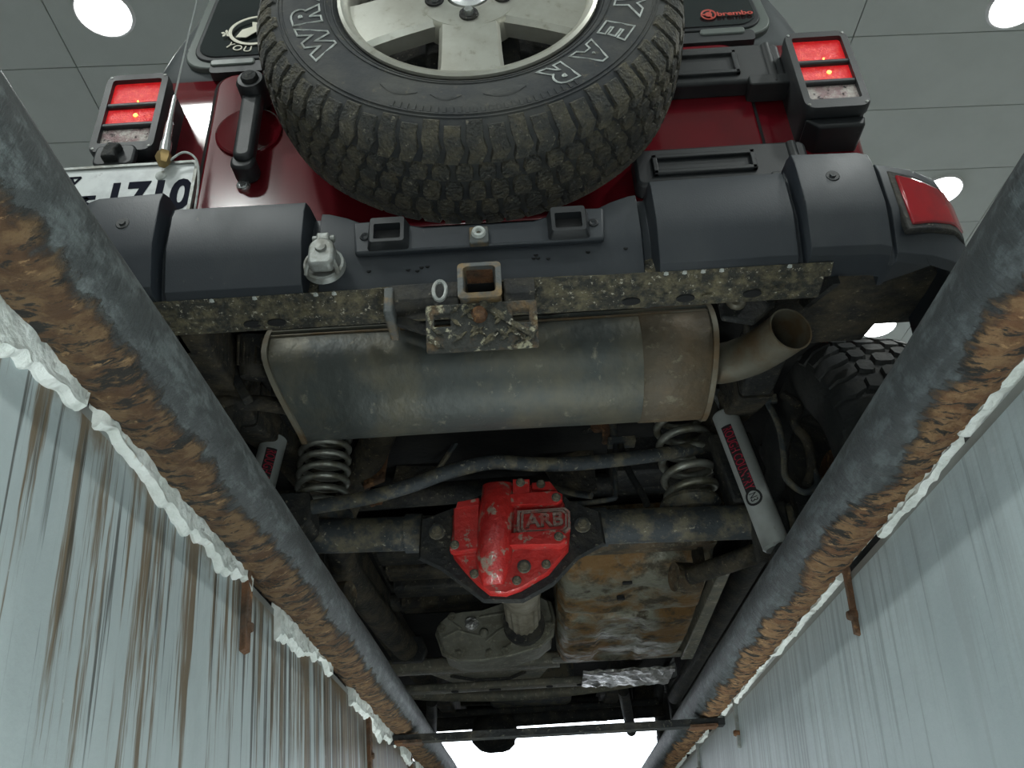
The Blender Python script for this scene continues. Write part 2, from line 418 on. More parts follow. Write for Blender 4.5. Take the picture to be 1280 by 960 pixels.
for x, y in ((-1.65, -.1), (-1.6, -1.4), (-1.55, -2.7), (2.25, .15), (2.2, -1.2), (2.15, -2.5), (-1.95, 6.4), (2.75, 6.8)):
    downlight(x, y, 'recessed downlight over the bonnet end of the bay' if y > 5 else 'recessed downlight over the near end of the pit, behind the car')

# pit tube lamps, low on both walls near and behind where the photographer stands
def pit_lamp(side, y0, y1, z, lab, p):
    xw = wall_x(side, z)-side*.004*-1; s = -side
    def X(d): return xw+s*d
    mb = MB().prism([(X(0), z-.05), (X(.03), z-.05), (X(.045), z-.03), (X(.045), z+.03), (X(.03), z+.05), (X(0), z+.05)], 'y', y0, y1)
    o = thing('pit_lamp', mb, 'white_metal', lab, 'lamp', 'tube lamps on the pit walls')
    link('tube', mesh('tube', MB().tube([(X(.06), y0+.03, z), (X(.06), y1-.03, z)], .014, 12), 'tube_glow'), o)
    for yy in (y0+.025, y1-.025): link('tube_holder', mesh('tube_holder', MB().box(min(X(.04), X(.08)), max(X(.04), X(.08)), yy-.012, yy+.012, z-.022, z+.022), 'white_metal'), o)
    ld = bpy.data.lights.new('pit_tube', 'AREA'); ld.shape = 'RECTANGLE'; ld.size = .05; ld.size_y = y1-y0-.08; ld.energy = p; ld.color = (.93, 1, .98)
    lo = bpy.data.objects.new('pit_tube', ld); col.objects.link(lo); lo.location = (X(.085), (y0+y1)/2, z)
    d = Vector((s*.9, .12, .75)); lo.rotation_euler = d.to_track_quat('-Z', 'Y').to_euler()
    ax = Vector((0, 1, 0)); dz = -d.normalized(); xx = ax.cross(dz).normalized(); yy = dz.cross(xx)
    lo.matrix_world = Matrix.Translation(lo.location) @ Matrix((xx, yy, dz)).transposed().to_4x4()
pit_lamp(-1, -.7, .5, -.62, 'white tube lamp low on the streaked left pit wall', PIT_W)
pit_lamp(1, -.7, .5, -.62, 'white tube lamp low on the smooth right pit wall', PIT_W)
pit_lamp(-1, 1.3, 2.5, -.8, 'white tube lamp further along the left pit wall', PIT_W*.75)
pit_lamp(1, 1.3, 2.5, -.8, 'white tube lamp further along the right pit wall', PIT_W*.75)

# steel pipe coping on both pit edges
RAIL = .042; RZ = .040
def rail(x, side, m, label):
    ys = []
    y = PIT0+.02
    while y < PIT1:
        ys.append(y); y += .05 if (y < .1 or y > 3.2) else .0045
    n = 40; rings = []
    tang = (-.78*1, -.626) if side < 0 else (.70, -.714)
    for y in ys:
        ring = []
        for k in range(n):
            a = 2*PI*k/n; c, s = math.cos(a), math.sin(a)
            t = c*tang[0]+s*tang[1]
            amt = max(0, min(1, (t+.25)/.7))
            h = -abs(noise.noise(Vector((c*1.6, y*46+side*7+s*2.5+c*2, s*1.6))))*.0058 + noise.noise(Vector((c*4, y*90, s*4)))*.0018
            g = noise.noise(Vector((c*2, y*6, s*2)))*.0012
            r = RAIL+g+h*amt*1.25
            ring.append((x+c*r, y, RZ+s*r))
        rings.append(ring)
    return thing('coping_pipe', MB().loft(rings), m, label, 'pipe', None, origin=(x, 0, RZ))
RXL, RXR = -.313, .375
rail(RXL, -1, 'rail_left', 'rusty steel pipe along the top of the streaked left pit wall')
rail(RXR, 1, 'rail_right', 'rusty steel pipe along the top of the smooth right pit wall')

# flaking white sealant between pipe and wall
def sealant(side, label, base, seed):
    xw = XL if side < 0 else XR
    s = -side                                # towards the pit
    rings = []; segs = []
    y = .05
    while y < 3.4:
        w0 = base*(.95+.9*noise.noise(Vector((y*4, seed, 0)))+.45*noise.noise(Vector((y*15, seed, 3)))+.22*noise.noise(Vector((y*48, seed, 8))))
        w0 = max(.0015, w0)
        if noise.noise(Vector((y*4.3, seed+5, 1))) < -.26 or noise.noise(Vector((y*13, seed+9, 4))) < -.42: w0 = .002
        hang = .08*w0*noise.noise(Vector((y*90, seed, 9)))
        prof = []
        xo = xw-s*.004
        zt = .014
        t = .004+.004*(noise.noise(Vector((y*24, seed, 5)))+.6)
        for q, d in ((0, .2), (.12, .9), (.35, 1.15), (.62, .8), (.86, 1.05), (1, .2)):
            lump = 1+.5*noise.noise(Vector((y*40, q*6, seed)))
            prof.append((xw+s*(t*d*lump+LEAN*(w0+hang)*q), y, zt-(w0+hang)*q))
        prof = [(xo, y, zt+.004)]+prof+[(xo, y, zt-w0-hang)]
        rings.append(prof)
        y += .004
    return struct('trim_1' if side < 0 else 'trim_2', MB().loft(rings), 'caulk')
sealant(-1, 'flaking white sealant bead under the pipe on the left pit wall', .038, 2)
sealant(1, 'thin white sealant bead under the pipe on the right pit wall', .014, 11)

# straps that hold the pipes to the walls
def strap(side, y, h, m, wdt, label):
    xw = XL if side < 0 else XR; s = -side
    mb = MB()
    mb.prism([(xw-s*.002, .03), (xw+s*.012, .022), (xw+s*.007, 0), (xw+s*(.006+LEAN*h), -h), (xw-s*.002, -h-.006)], 'y', y-wdt/2, y+wdt/2)
    o = thing('pipe_strap', mb, m, label, 'bracket', 'straps fixing the pipes to the pit walls', bevel=.001)
    link('strap_bolt', mesh('strap_bolt', MB().lathe([(.0005, .012), (.005, .011), (.007, .006), (.007, -.002)], 10, lambda a, b, c: (xw+s*(a+LEAN*h*.7), y+b, -h*.7+c)), 'rusty_iron'), o)
strap(-1, .985, .085, 'rusty_iron', .020, 'crumbling rusty strap on the left pit wall below the sealant gap')
strap(-1, 1.775, .12, 'rusty_iron', .022, 'second rusty strap along the streaked left pit wall')
strap(-1, 2.36, .12, 'rusty_iron', .022, 'third rusty strap along the left pit wall, near the cross bar')
strap(1, 1.10, .075, 'rusty_iron', .008, 'thin rusty strap beside chipped paint on the right pit wall')
strap(1, 1.90, .085, 'zinc', .010, 'grey strap on the right pit wall before the cross bar')
strap(1, 2.44, .085, 'zinc', .010, 'grey strap on the right pit wall just past the cross bar')

# spreader bar between the pipes
mb = MB().prism([(2.045, -.018), (2.080, -.018), (2.080, -.008), (2.052, -.008), (2.052, -.003), (2.045, -.003)], 'x', XL, XR)
o = thing('cross_bar', mb, 'chassis_black', 'dark steel angle bar spanning the pit between both pipes', 'bar')
for x in (RXL+.02, RXR-.02):
    link('weld_plate', mesh('weld_plate', MB().box(x-.03, x+.03, 2.042, 2.083, -.021, -.015), 'rusty_iron'), o)

# ================================================================ THE CAR
CX = -.055
OFF = (0, 1.95, 0)
car = bpy.data.objects.new('off_road_car', None); col.objects.link(car); car.location = (CX, 1.95, 0)
tag(car, 'dark red off-road car with spare wheel on its tailgate, parked over the pit', 'car')
def part(name, mb, m, parent=None, bevel=0, label=None, angle=38, seg=2):
    o = link(name, mesh(name, mb, m, OFF, angle), parent or car, bevel=bevel, seg=seg)
    if label: o['label'] = label
    return o
def bolt_mesh(name, r, h, m, washer=1.5, axis=(0, -1, 0)):
    """hex head on a washer, axis along -y"""
    mb = MB()
    mb.lathe([(.0003, h*.35), (r*washer*.9, h*.35), (r*washer, h*.2), (r*washer, -.002)], 14, lambda a, b, c: (b, -a, c))
    hx = [(r*math.cos(R(60*k)), r*math.sin(R(60*k))) for k in range(6)]
    mb.prism(hx, 'y', -h, 0)
    mb.lathe([(r*.45, h*1.001), (r*.5, h*1.06), (r*.62, h*1.06), (r*.66, h*1.001)], 10, lambda a, b, c: (b, -a, c))
    return mesh(name, mb, m)
def put(name, me, parent, x, y, z, rot=None):
    o = link(name, me, parent, (x-OFF[0], y-OFF[1], z-OFF[2]))
    if rot: o.rotation_euler = rot
    return o

# ---- body tub, doors side, hardtop
def plan(hw, y0, y1, r, n=5): return rounded(-hw, hw, y0, y1, r, n)
mb = MB()
rings = []
for z, hw, y0 in ((.735, .765, 1.345), (.80, .785, 1.318), (1.0, .792, 1.314), (1.20, .790, 1.316), (1.285, .782, 1.322), (1.296, .770, 1.335)):
    rings.append([(x, y, z) for x, y in plan(hw, y0, 4.15, .038)])
mb.loft(rings)
tub = part('body_tub', mb, 'red_paint', angle=50)
rings = []
for z, hw, y1 in ((.82, .60, 5.35), (1.05, .62, 5.40), (1.20, .60, 5.35), (1.27, .52, 5.2)):
    rings.append([(x, y, z) for x, y in plan(hw, 4.1, y1, .06)])
part('bonnet', MB().loft(rings), 'red_paint', angle=50)
part('grille', MB().prism(rounded(-.56, .56, .72, 1.14, .08), 'y', 5.36, 5.44), 'red_paint', bevel=.01)
part('floor_pan', MB().box(-.74, .74, 1.40, 5.1, .722, .738), 'floorpan')
# tailgate with a dark shut line around it
part('shut_line', MB().prism(rounded(-.583, .583, .80, 1.284, .045), 'y', 1.3095, 1.325), 'dark_void')
tg = part('tailgate', MB().prism(rounded(-.576, .576, .806, 1.279, .040), 'y', 1.302, 1.325), 'red_paint', bevel=.006, seg=3)
# hardtop
rings = []
for z, hw, y0 in ((1.292, .765, 1.332), (1.31, .772, 1.326), (1.45, .752, 1.345), (1.60, .728, 1.375), (1.74, .700, 1.41), (1.80, .655, 1.46)):
    rings.append([(x, y, z) for x, y in plan(hw, y0, 4.05, .085)])
part('hardtop', MB().loft(rings), 'hardtop', angle=60)
def rear_y(z): return interp([(1.29, 1.328), (1.45, 1.345), (1.60, 1.375), (1.74, 1.41)], z)
def slant(x, y, z): return (x, y+rear_y(z)-1.33, z)
def slab(poly, y0, y1):
    mb = MB(); mb.prism(poly, 'y', y0, y1, slant); return mb
part('window_frame', slab(rounded(-.672, .672, 1.318, 1.70, .06), 1.312, 1.345), 'window_frame', bevel=.004)
part('window_seal', slab(rounded(-.650, .650, 1.338, 1.685, .05), 1.307, 1.345), 'black_plastic', bevel=.003)
gl = part('rear_glass', slab(rounded(-.640, .640, 1.350, 1.675, .045), 1.304, 1.345), 'black_glass', bevel=.002)
part('glass_sill', MB().prism(rounded(-.60, .62, 1.284, 1.318, .010), 'y', 1.300, 1.335), 'black_plastic')
for s in (-1, 1):
    part('glass_clip', MB().prism(rounded(s*.55-.05, s*.55+.05, 1.305, 1.325, .008), 'y', 1.296, 1.34), 'window_frame', bevel=.003)

# stickers on the glass
def flat_text(body, size, x, z, y, m, parent, name, ang=0, sx=1, spacing=1.0, ylean=0, bold=0):
    vs, fs = text_verts(body, size, spacing=spacing, extrude=.0008, bold=bold)
    ca, sa = math.cos(ang), math.sin(ang)
    mb = MB().add(vs, fs, lambda a, b, c: (x+(a*sx*ca-b*sa), y-c+ylean*(a*sx*sa+b*ca), z+(a*sx*sa+b*ca)))
    return part(name, mb, m, parent, angle=20)
flat_text('brembo', .023, .592, 1.388, 1.3085, 'sticker_red', gl, 'glass_lettering', sx=1.12, ylean=.12, bold=.0006)
mb = MB(); mb.lathe([(.014, 0), (.018, .0008), (.018, -.0008), (.014, -.0008)], 24, lambda a, b, c: (.532+b, 1.3085-a, 1.389+c), closed=True)
mb.lathe([(.0006, .0008), (.008, .0008), (.008, -.0008)], 16, lambda a, b, c: (.532+b, 1.3085-a, 1.389+c))
for k in range(3):
    a = R(90+120*k); mb.box(-.002, .002, -.001, .001, .007, .016, lambda x, y, z, a=a: (.532+x*math.cos(a)-z*math.sin(a), 1.3085+y, 1.389+x*math.sin(a)+z*math.cos(a)))
part('glass_logo', mb, 'sticker_red', gl)
# round cream decal with a lettered rim, half hidden by the spare tyre
DX, DZ = -.515, 1.452
def ony(z): return rear_y(z)-1.33+1.3025
mb = MB(); mb.lathe([(.058, .0008), (.066, .0008), (.066, -.0008), (.058, -.0008)], 40, lambda a, b, c: (DX+b, ony(DZ+c)-a, DZ+c), closed=True)
mb.prism([(-.045, -.030), (-.02, -.034), (.0, -.012), (.012, -.03), (.034, -.028), (.028, .0), (.04, .02), (.02, .042), (.0, .03), (-.016, .036), (-.012, .012), (-.034, .0)], 'y', -.0008, .0008, lambda x, y, z: (DX+x, ony(DZ+z)+y, DZ+z))
part('decal_emblem', mb, 'sticker_cream', gl)
vs, fs = text_verts('YOU WON', .030, extrude=.0008, spacing=1.15)
def arc_low(a, b, c, r=.083):
    t = R(-62)+ (a-.0)/r*1.0 - R(18)
    return (DX+(r-b)*math.cos(t), ony(DZ+(r-b)*math.sin(t))-c, DZ+(r-b)*math.sin(t))
part('decal_lettering', MB().add(vs, fs, arc_low), 'sticker_cream', gl, angle=20)
mb = MB()
for k in range(5):
    a0 = R(90+72*k); mb.prism([(0.0, 0), (.009*math.cos(a0-.4), .009*math.sin(a0-.4)), (.013*math.cos(a0), .013*math.sin(a0)), (.009*math.cos(a0+.4), .009*math.sin(a0+.4))], 'y', -.0008, .0008, lambda x, y, z: (-.585+x, ony(1.44)+y, 1.44+z))
part('decal_star', mb, 'sticker_cream', gl)

# ---- tailgate hinges
def hinge(x0, x1, z0, z1, ix0, ix1, kn):
    h = part('hinge', MB().prism(rounded(x0, x1, z0, z1, .016), 'y', 1.262, 1.305), 'black_plastic', bevel=.007, seg=3)
    zc = (z0+z1)/2
    # raised frame around a sunken panel
    for a in ((ix0, ix1, z1-.034, z1-.024), (ix0, ix1, z0+.020, z0+.030), (ix1-.010, ix1, z0+.020, z1-.024), (ix0, ix0+.010, z0+.020, z1-.024)):
        part('hinge_rib', MB().box(a[0], a[1], 1.254, 1.264, a[2], a[3]), 'black_plastic', h, bevel=.002)
    part('hinge_knuckle', MB().tube([(kn, 1.266, z0-.010), (kn, 1.266, z1-.006)], .011, 16), 'black_plastic', h)
    part('hinge_leaf', MB().prism(rounded(kn-.055, kn+.055, z0-.018, z0+.010, .006), 'y', 1.256, 1.306), 'black_plastic', h, bevel=.003)
hinge(.34, .645, 1.108, 1.222, .40, .55, .618)
hinge(.30, .640, .836, .930, .335, .535, .612)

# ---- handle on a round cup, lock barrel below
cup = part('handle_cup', MB().lathe([(.002, .0), (.040, .002), (.060, .006), (.066, .008), (.070, .006), (.072, -.004)], 40, lambda a, b, c: (-.488+b, 1.302-a, 1.088+c)), 'red_paint', tg)
hn = part('door_handle', MB().prism(rounded(-.494, -.452, .958, 1.165, .018), 'y', 1.243, 1.275), 'black_plastic', bevel=.010, seg=3)
part('handle_pivot', MB().lathe([(.0005, .052), (.026, .050), (.031, .042), (.031, -.012)], 28, lambda a, b, c: (-.473+b, 1.275-a, 1.166+c)), 'black_plastic', hn)
part('push_button', MB().lathe([(.0005, .060), (.015, .059), (.018, .055), (.018, .04)], 24, lambda a, b, c: (-.473+b, 1.275-a, 1.166+c)), 'chassis_black', hn)
part('handle_foot', MB().prism(rounded(-.500, -.450, .940, .985, .02), 'y', 1.255, 1.303), 'black_plastic', hn, bevel=.006)
part('lock_barrel', MB().lathe([(.0005, .010), (.007, .010), (.008, .008), (.012, .009), (.014, .006), (.014, -.003)], 24, lambda a, b, c: (-.482+b, 1.302-a, .934+c)), 'chrome')

# ---- tail lamps
def tail_lamp(s):
    c = s*.706; x0, x1 = c-.066, c+.066; z0, z1 = .965, 1.193
    rings = []
    for y, g in ((1.325, .0), (1.250, .0), (1.235, -.002)):
        rings.append([(x, y, z) for x, z in rounded(x0-g+.004, x1+g-.004, z0+.004, z1-.004, .016)])
    h = part('tail_lamp', MB().loft(rings), 'black_plastic', label='black tail lamp with red and clear panes')
    # guard: outer frame and two bars
    def bar(a, b, e, f): part('guard_bar', MB().box(a, b, 1.219, 1.238, e, f), 'black_plastic', h, bevel=.004)
    fr = MB(); o_ = rounded(x0, x1, z0, z1, .022, 5); i_ = rounded(x0+.015, x1-.015, z0+.026, z1-.018, .006, 5); n = len(o_)
    fr.loft([[(p[0], 1.240, p[1]) for p in o_], [(p[0], 1.222, p[1]) for p in o_], [(p[0]+(c-p[0])*.03, 1.217, p[1]+(1.085-p[1])*.02) for p in o_],
             [(p[0], 1.217, p[1]) for p in i_], [(p[0], 1.237, p[1]) for p in i_]], cap=False)
    part('guard_frame', fr, 'black_plastic', h)
    zs = (z0+.026, z0+.076, z0+.084, z0+.134, z0+.142, z1-.016)
    bar(x0+.012, x1-.012, zs[1]-.002, zs[2]+.002); bar(x0+.012, x1-.012, zs[3]-.002, zs[4]+.002)
    def pane(nm, a, b, m):
        part(nm, MB().prism(rounded(x0+.013, x1-.013, a, b, .003), 'y', 1.228, 1.245), m, h)
    pane('red_pane', zs[4]-.002, zs[5], 'red_lens'); pane('red_pane', zs[2]-.002, zs[3]+.002, 'red_lens'); pane('clear_pane', zs[0]-.002, zs[1]+.002, 'clear_lens')
    part('lamp_hotspot', MB().lathe([(.0004, .002), (.002, .0018), (.0045, .001), (.0045, -.002)], 14, lambda a, b, c_: (c+b+.008, 1.227-a, (zs[2]+zs[3])/2+.004+c_)), 'hotspot_glow', h)  # painted hot spot: a reflection on the pane, put in as a glowing dot
    part('lamp_hotspot', MB().lathe([(.0004, .0015), (.001, .0012), (.002, .001), (.002, -.002)], 14, lambda a, b, c_: (c+b+.006, 1.227-a, zs[4]+.012+c_)), 'hotspot_glow', h)
    sc = MB()
    for q in (x0+.010, x1-.010):
        for z in (z0+.012, z1-.010):
            sc = MB().lathe([(.0004, .0015), (.003, .001), (.0034, -.001)], 10, lambda a, b, c_: (q+b, 1.217-a, z+c_)); part('screw', sc, 'zinc', h)
    # wedge bracket under the lamp
    part('lamp_base', MB().prism([(c-.060, z0+.004), (c+.060, z0+.004), (c+.044+s*.010, z0-.022), (c-.044+s*.010, z0-.022)], 'y', 1.245, 1.318), 'black_plastic', h, bevel=.005)
tail_lamp(-1); tail_lamp(1)
# aerial mount below the left lamp, whip aerial beside it
am = part('aerial_mount', MB().prism(rounded(-.748, -.668, .918, .972, .014), 'y', 1.205, 1.222), 'black_plastic', bevel=.004)
part('mount_clamp', MB().prism([(-.725, .925), (-.695, .925), (-.700, .945), (-.690, .958), (-.715, .964), (-.722, .95)], 'y', 1.188, 1.206), 'chassis_black', am, bevel=.003)
ae = part('aerial', MB().tube([(-.6015, 1.185, 1.075), (-.604, 1.19, 1.30), (-.612, 1.215, 1.70)], [.0022, .0018, .0012], 8), 'chrome')
part('aerial_base', MB().tube([(-.597, 1.185, .915), (-.598, 1.185, .945), (-.5985, 1.185, .946), (-.600, 1.185, 1.00), (-.6005, 1.185, 1.001), (-.6015, 1.185, 1.075)], [.011, .011, .0085, .0075, .0058, .0045], 14), 'chrome', ae)
part('aerial_nut', MB().tube([(-.596, 1.185, .890), (-.597, 1.185, .905), (-.597, 1.185, .918)], [.010, .0155, .013], 6), 'brass', ae)
part('aerial_cable', MB().tube(smooth_path([(-.59, 1.19, .90), (-.56, 1.185, .918), (-.535, 1.19, .90), (-.528, 1.2, .85), (-.53, 1.21, .78)]), .0022, 8), 'letter_white', ae)

# ---- number plate
lp = part('number_plate', MB().prism(rounded(-.845, -.538, .745, .908, .010), 'y', 1.203, 1.207), 'plate_white', label='white number plate reading 1710')
fr = MB(); o_ = rounded(-.848, -.535, .742, .911, .012); i_ = rounded(-.842, -.541, .748, .905, .008)
fr.loft([[(p[0], 1.209, p[1]) for p in o_], [(p[0], 1.199, p[1]) for p in o_], [(p[0], 1.199, p[1]) for p in i_], [(p[0], 1.206, p[1]) for p in i_]], cap=False)
part('plate_rim', fr, 'zinc', lp)
part('plate_bracket', MB().box(-.82, -.56, 1.206, 1.33, .70, .86), 'dark_void', lp)
flat_text('1710', .100, -.622, .824, 1.2025, 'plate_ink', lp, 'plate_digits', sx=.80, bold=.0035, spacing=1.05)
def strokes(name, segs, x, z, wd, y=1.2025):
    mb = MB()
    for (a, b, c, d) in segs:
        v = Vector((c-a, d-b)); L_ = v.length; v.normalize(); nx, nz = -v.y*wd/2, v.x*wd/2
        mb.prism([(x+a-nx, z+b-nz), (x+c-nx, z+d-nz), (x+c+nx, z+d+nz), (x+a+nx, z+b+nz)], 'y', y-.001, y+.001)
    part(name, mb, 'plate_ink', lp)
strokes('plate_character', [(-.018, .026, .018, .026), (.004, .026, -.020, .002), (.0, .012, .020, .002), (-.026, -.008, .026, -.008), (0, -.008, 0, -.034)], -.738, .806, .009)
strokes('plate_character', [(-.02, .02, .02, .02), (-.02, .02, -.02, -.01), (-.02, -.01, .02, -.01)], -.806, .806, .009)
strokes('plate_emblem', [(-.014, .010, .014, .010), (-.014, .010, -.008, -.012), (.014, .010, .0, -.012), (-.004, .010, .004, -.006)], -.772, .876, .004)
part('plate_bolt', MB().lathe([(.0004, .006), (.007, .005), (.0105, .002), (.011, -.002)], 20, lambda a, b, c: (-.604+b, 1.203-a, .878+c)), 'letter_white', lp)

# ---- rear bumper: one plastic cover lofted across the car
BUMP = [(0, 1.128, .640), (.09, 1.128, .645), (.17, 1.127, .662), (.225, 1.125, .690), (.255, 1.124, .700), (.268, 1.124, .702), (.271, 1.140, .702), (.284, 1.142, .704), (.290, 1.098, .706), (.513, 1.098, .708),
        (.516, 1.118, .709), (.525, 1.118, .728), (.529, 1.080, .730), (.640, 1.084, .730), (.660, 1.090, .729), (.664, 1.114, .724), (.671, 1.114, .722), (.675, 1.106, .722), (.74, 1.124, .722), (.79, 1.150, .720), (.828, 1.195, .716), (.852, 1.26, .71), (.862, 1.35, .70), (.866, 1.44, .685)]
def bump_y(x): return interp([(b[0], b[1]) for b in BUMP], abs(x))
def section(x, yf, zt):
    ax = abs(x); k = 0 if ax < .67 else (ax-.67)/.18
    zb = .527+.008*k
    back = yf+.10 if ax < .70 else yf+.03
    return [(x*(1-.03*k), back, zt-.004), (x*(1-.01*k), yf+.030, zt), (x, yf+.006, zt-.012), (x, yf, zt-.035), (x, yf+.001, .607), (x, yf+.008, .584), (x*(1-.005*k), yf+.026, zb+.008), (x*(1-.02*k), yf+.040, zb), (x*(1-.04*k), back, zb+.004)]
st = [(-a, b, c) for a, b, c in reversed(BUMP)] + BUMP[1:]
mb = MB().loft([section(*q) for q in st])
bumper = part('rear_bumper', mb, 'bumper_plastic', angle=32, bevel=.004)
# end reflectors, set into the curved ends
for s in (-1, 1):
    def strip(z0, z1, x0, x1, dy, t, inset=0):
        rings = []
        for k in range(9):
            x = x0+(x1-x0)*k/8; y = bump_y(x)+dy; zz0 = z0+(.035*(k/8)); zz1 = z1-(.012*(k/8))
            zz0 -= .018*(1-k/8)*0
            rings.append([(s*x, y, zz0), (s*x, y, zz1), (s*(x-.003), y+t, zz1), (s*(x-.003), y+t, zz0)])
        return MB().loft(rings)
    f = part('reflector_bezel', strip(.560, .692, .690, .836, -.002, .012), 'chassis_black', bumper, bevel=.003)
    part('reflector', strip(.573, .681, .702, .824, -.006, .012), 'red_reflector', bumper, bevel=.003, label='red bumper reflector')
# push-in clips on the raised blocks
def clip(x, z):
    y = bump_y(x)
    mb = MB().lathe([(.0005, .004), (.005, .004), (.0055, .001), (.0105, .001), (.012, -.001), (.012, -.004)], 18, lambda a, b, c: (x+b, y-a, z+c))
    part('bumper_clip', mb, 'black_plastic', bumper)
clip(-.585, .652); clip(.585, .662)
# centre insert with two square sockets and the towing eye badge
ins = part('centre_insert', MB().prism([(-.205, .588), (.205, .588), (.210, .655), (.160, .657), (.09, .636), (-.09, .636), (-.160, .657), (-.210, .655)], 'y', 1.117, 1.13), 'bumper_plastic', bumper, bevel=.004)
def socket(x):
    fr = MB(); o_ = rounded(x-.036, x+.036, .590, .648, .006, 3); m_ = rounded(x-.028, x+.028, .594, .645, .004, 3); i_ = rounded(x-.022, x+.022, .600, .632, .003, 3)
    fr.loft([[(p[0], 1.122, p[1]) for p in o_], [(p[0], 1.098, p[1]) for p in m_], [(p[0], 1.098, p[1]) for p in i_], [(p[0], 1.125, p[1]) for p in i_]], cap=False)
    part('step_socket', fr, 'black_plastic', bumper)
    part('socket_hole', MB().box(x-.022, x+.022, 1.112, 1.116, .601, .630), 'dark_void', bumper)
socket(-.150); socket(.148)
for x in (-.190, .190):
    part('insert_screw', MB().lathe([(.003, .001), (.006, .003), (.008, .002), (.009, -.002)], 14, lambda a, b, c: (x+b, 1.117-a, .622+c)), 'black_plastic', bumper)
bd = part('centre_badge', MB().prism(rounded(-.016, .016, .588, .622, .003), 'y', 1.108, 1.12), 'hitch_steel', bumper, bevel=.002)
part('badge_ring', MB().lathe([(.004, .003), (.006, .006), (.010, .006), (.012, .002), (.012, -.002), (.004, -.002)], 24, lambda a, b, c: (b, 1.108-a, .608+c), closed=True), 'letter_white', bumper)
# drain and fixing holes in the lower strip
hole = mesh('drain_hole', MB().lathe([(.0003, .0006), (.0034, .0006), (.004, .0002), (.004, -.004)], 12, lambda a, b, c: (b, -a+c*.37, c)), 'dark_void')
for x, z in ((-.30+.18, .568), (-.098, .571), (-.088, .572), (.088, .575), (.095, .575), (.092, .580), (.112, .573), (.178, .579), (.240, .580), (-.185, .569), (-.105, .566)):
    put('drain_hole', hole, bumper, x, bump_y(x)+.0085+max(0, .584-z)*.367, z)
# trailer socket with hinged lid
TS = (-.252, 1.112, .562)
def tsx(p): return tuple(TS[k]+(p[k]-TS[k])*.80 for k in range(3))
def tpart(name, mb, m, parent=None, **kw):
    mb.v = [tsx(p) for p in mb.v]; return part(name, mb, m, parent, **kw)
tp = tpart('trailer_socket', MB().lathe([(.0005, .002), (.030, .006), (.036, .010), (.041, .008), (.043, -.006)], 32, lambda a, b, c: (TS[0]+b, TS[1]-a, TS[2]+c)), 'zinc', label='silver round trailer socket')
lid = [(-.026, -.016), (-.020, -.026), (.020, -.026), (.026, -.016)] + [(.026*math.cos(R(t)), .018+.026*math.sin(R(t))) for t in range(0, 181, 15)]
tpart('socket_lid', MB().prism([(TS[0]+a, TS[2]+b) for a, b in lid], 'y', TS[1]-.038, TS[1]-.008), 'zinc', tp, bevel=.005, seg=3)
tpart('lid_hinge', MB().prism(rounded(TS[0]-.013, TS[0]+.013, TS[2]+.036, TS[2]+.060, .004), 'y', TS[1]-.034, TS[1]+.004), 'zinc', tp, bevel=.003)
for s in (-1, 1):
    tpart('hinge_ear', MB().tube([(TS[0]+s*.012, TS[1]-.02, TS[2]+.052), (TS[0]+s*.022, TS[1]-.02, TS[2]+.052)], .008, 12), 'zinc', tp)
    tpart('lid_leg', MB().tube([(TS[0]+s*.018, TS[1]-.03, TS[2]+.0), (TS[0]+s*.030, TS[1]-.018, TS[2]-.022), (TS[0]+s*.032, TS[1]-.01, TS[2]-.030)], .005, 8), 'zinc', tp)
tpart('lid_boss', MB().lathe([(.0005, .044), (.010, .043), (.012, .038)], 20, lambda a, b, c: (TS[0]+b, TS[1]-a, TS[2]+.016+c)), 'zinc', tp)

# ---- crossmember behind the bumper, caked with mud
cm = part('rear_crossmember', MB().prism([(1.150, .535), (1.150, .522), (1.158, .515), (1.204, .507), (1.212, .512), (1.212, .61), (1.16, .61)], 'x', -.56, .56), 'muddy_steel', bevel=.004)
ov = mesh('oval_hole', MB().lathe([(.0003, .0012), (.012, .0012), (.0135, .0004), (.0135, -.002)], 18, lambda a, b, c: (b*1.15, c*.7, -a)), 'dark_void')
for x, y in ((-.385, 1.188), (-.345, 1.188), (.335, 1.188), (.245, 1.188), (.445, 1.186)): put('oval_hole', ov, cm, x, y, .5085)
rnd = random.Random(4)
for k in range(16):
    x = rnd.uniform(-.55, .56); s = rnd.uniform(.0035, .009)
    part('mud_clod', MB().blob((x, rnd.uniform(1.150, 1.195), rnd.uniform(.510, .522)), (s*1.4, s, s*.8), k, .4, 7), 'muddy_steel', cm)
# flange strip along the lower bumper edge with rivets
fl = part('bumper_flange', MB().prism([(1.136, .527), (1.160, .518), (1.17, .523), (1.145, .535)], 'x', -.57, .57), 'muddy_steel')
rv = mesh('rivet', MB().lathe([(.0004, .004), (.0025, .003), (.0042, -.002)], 8, lambda a, b, c: (b*1.3, -a, c-.2*a)), 'letter_white')
for x in (-.44, -.37, -.27, -.24, .30, .33, .36, .39, .5): put('rivet', rv, fl, x, 1.140, .527)

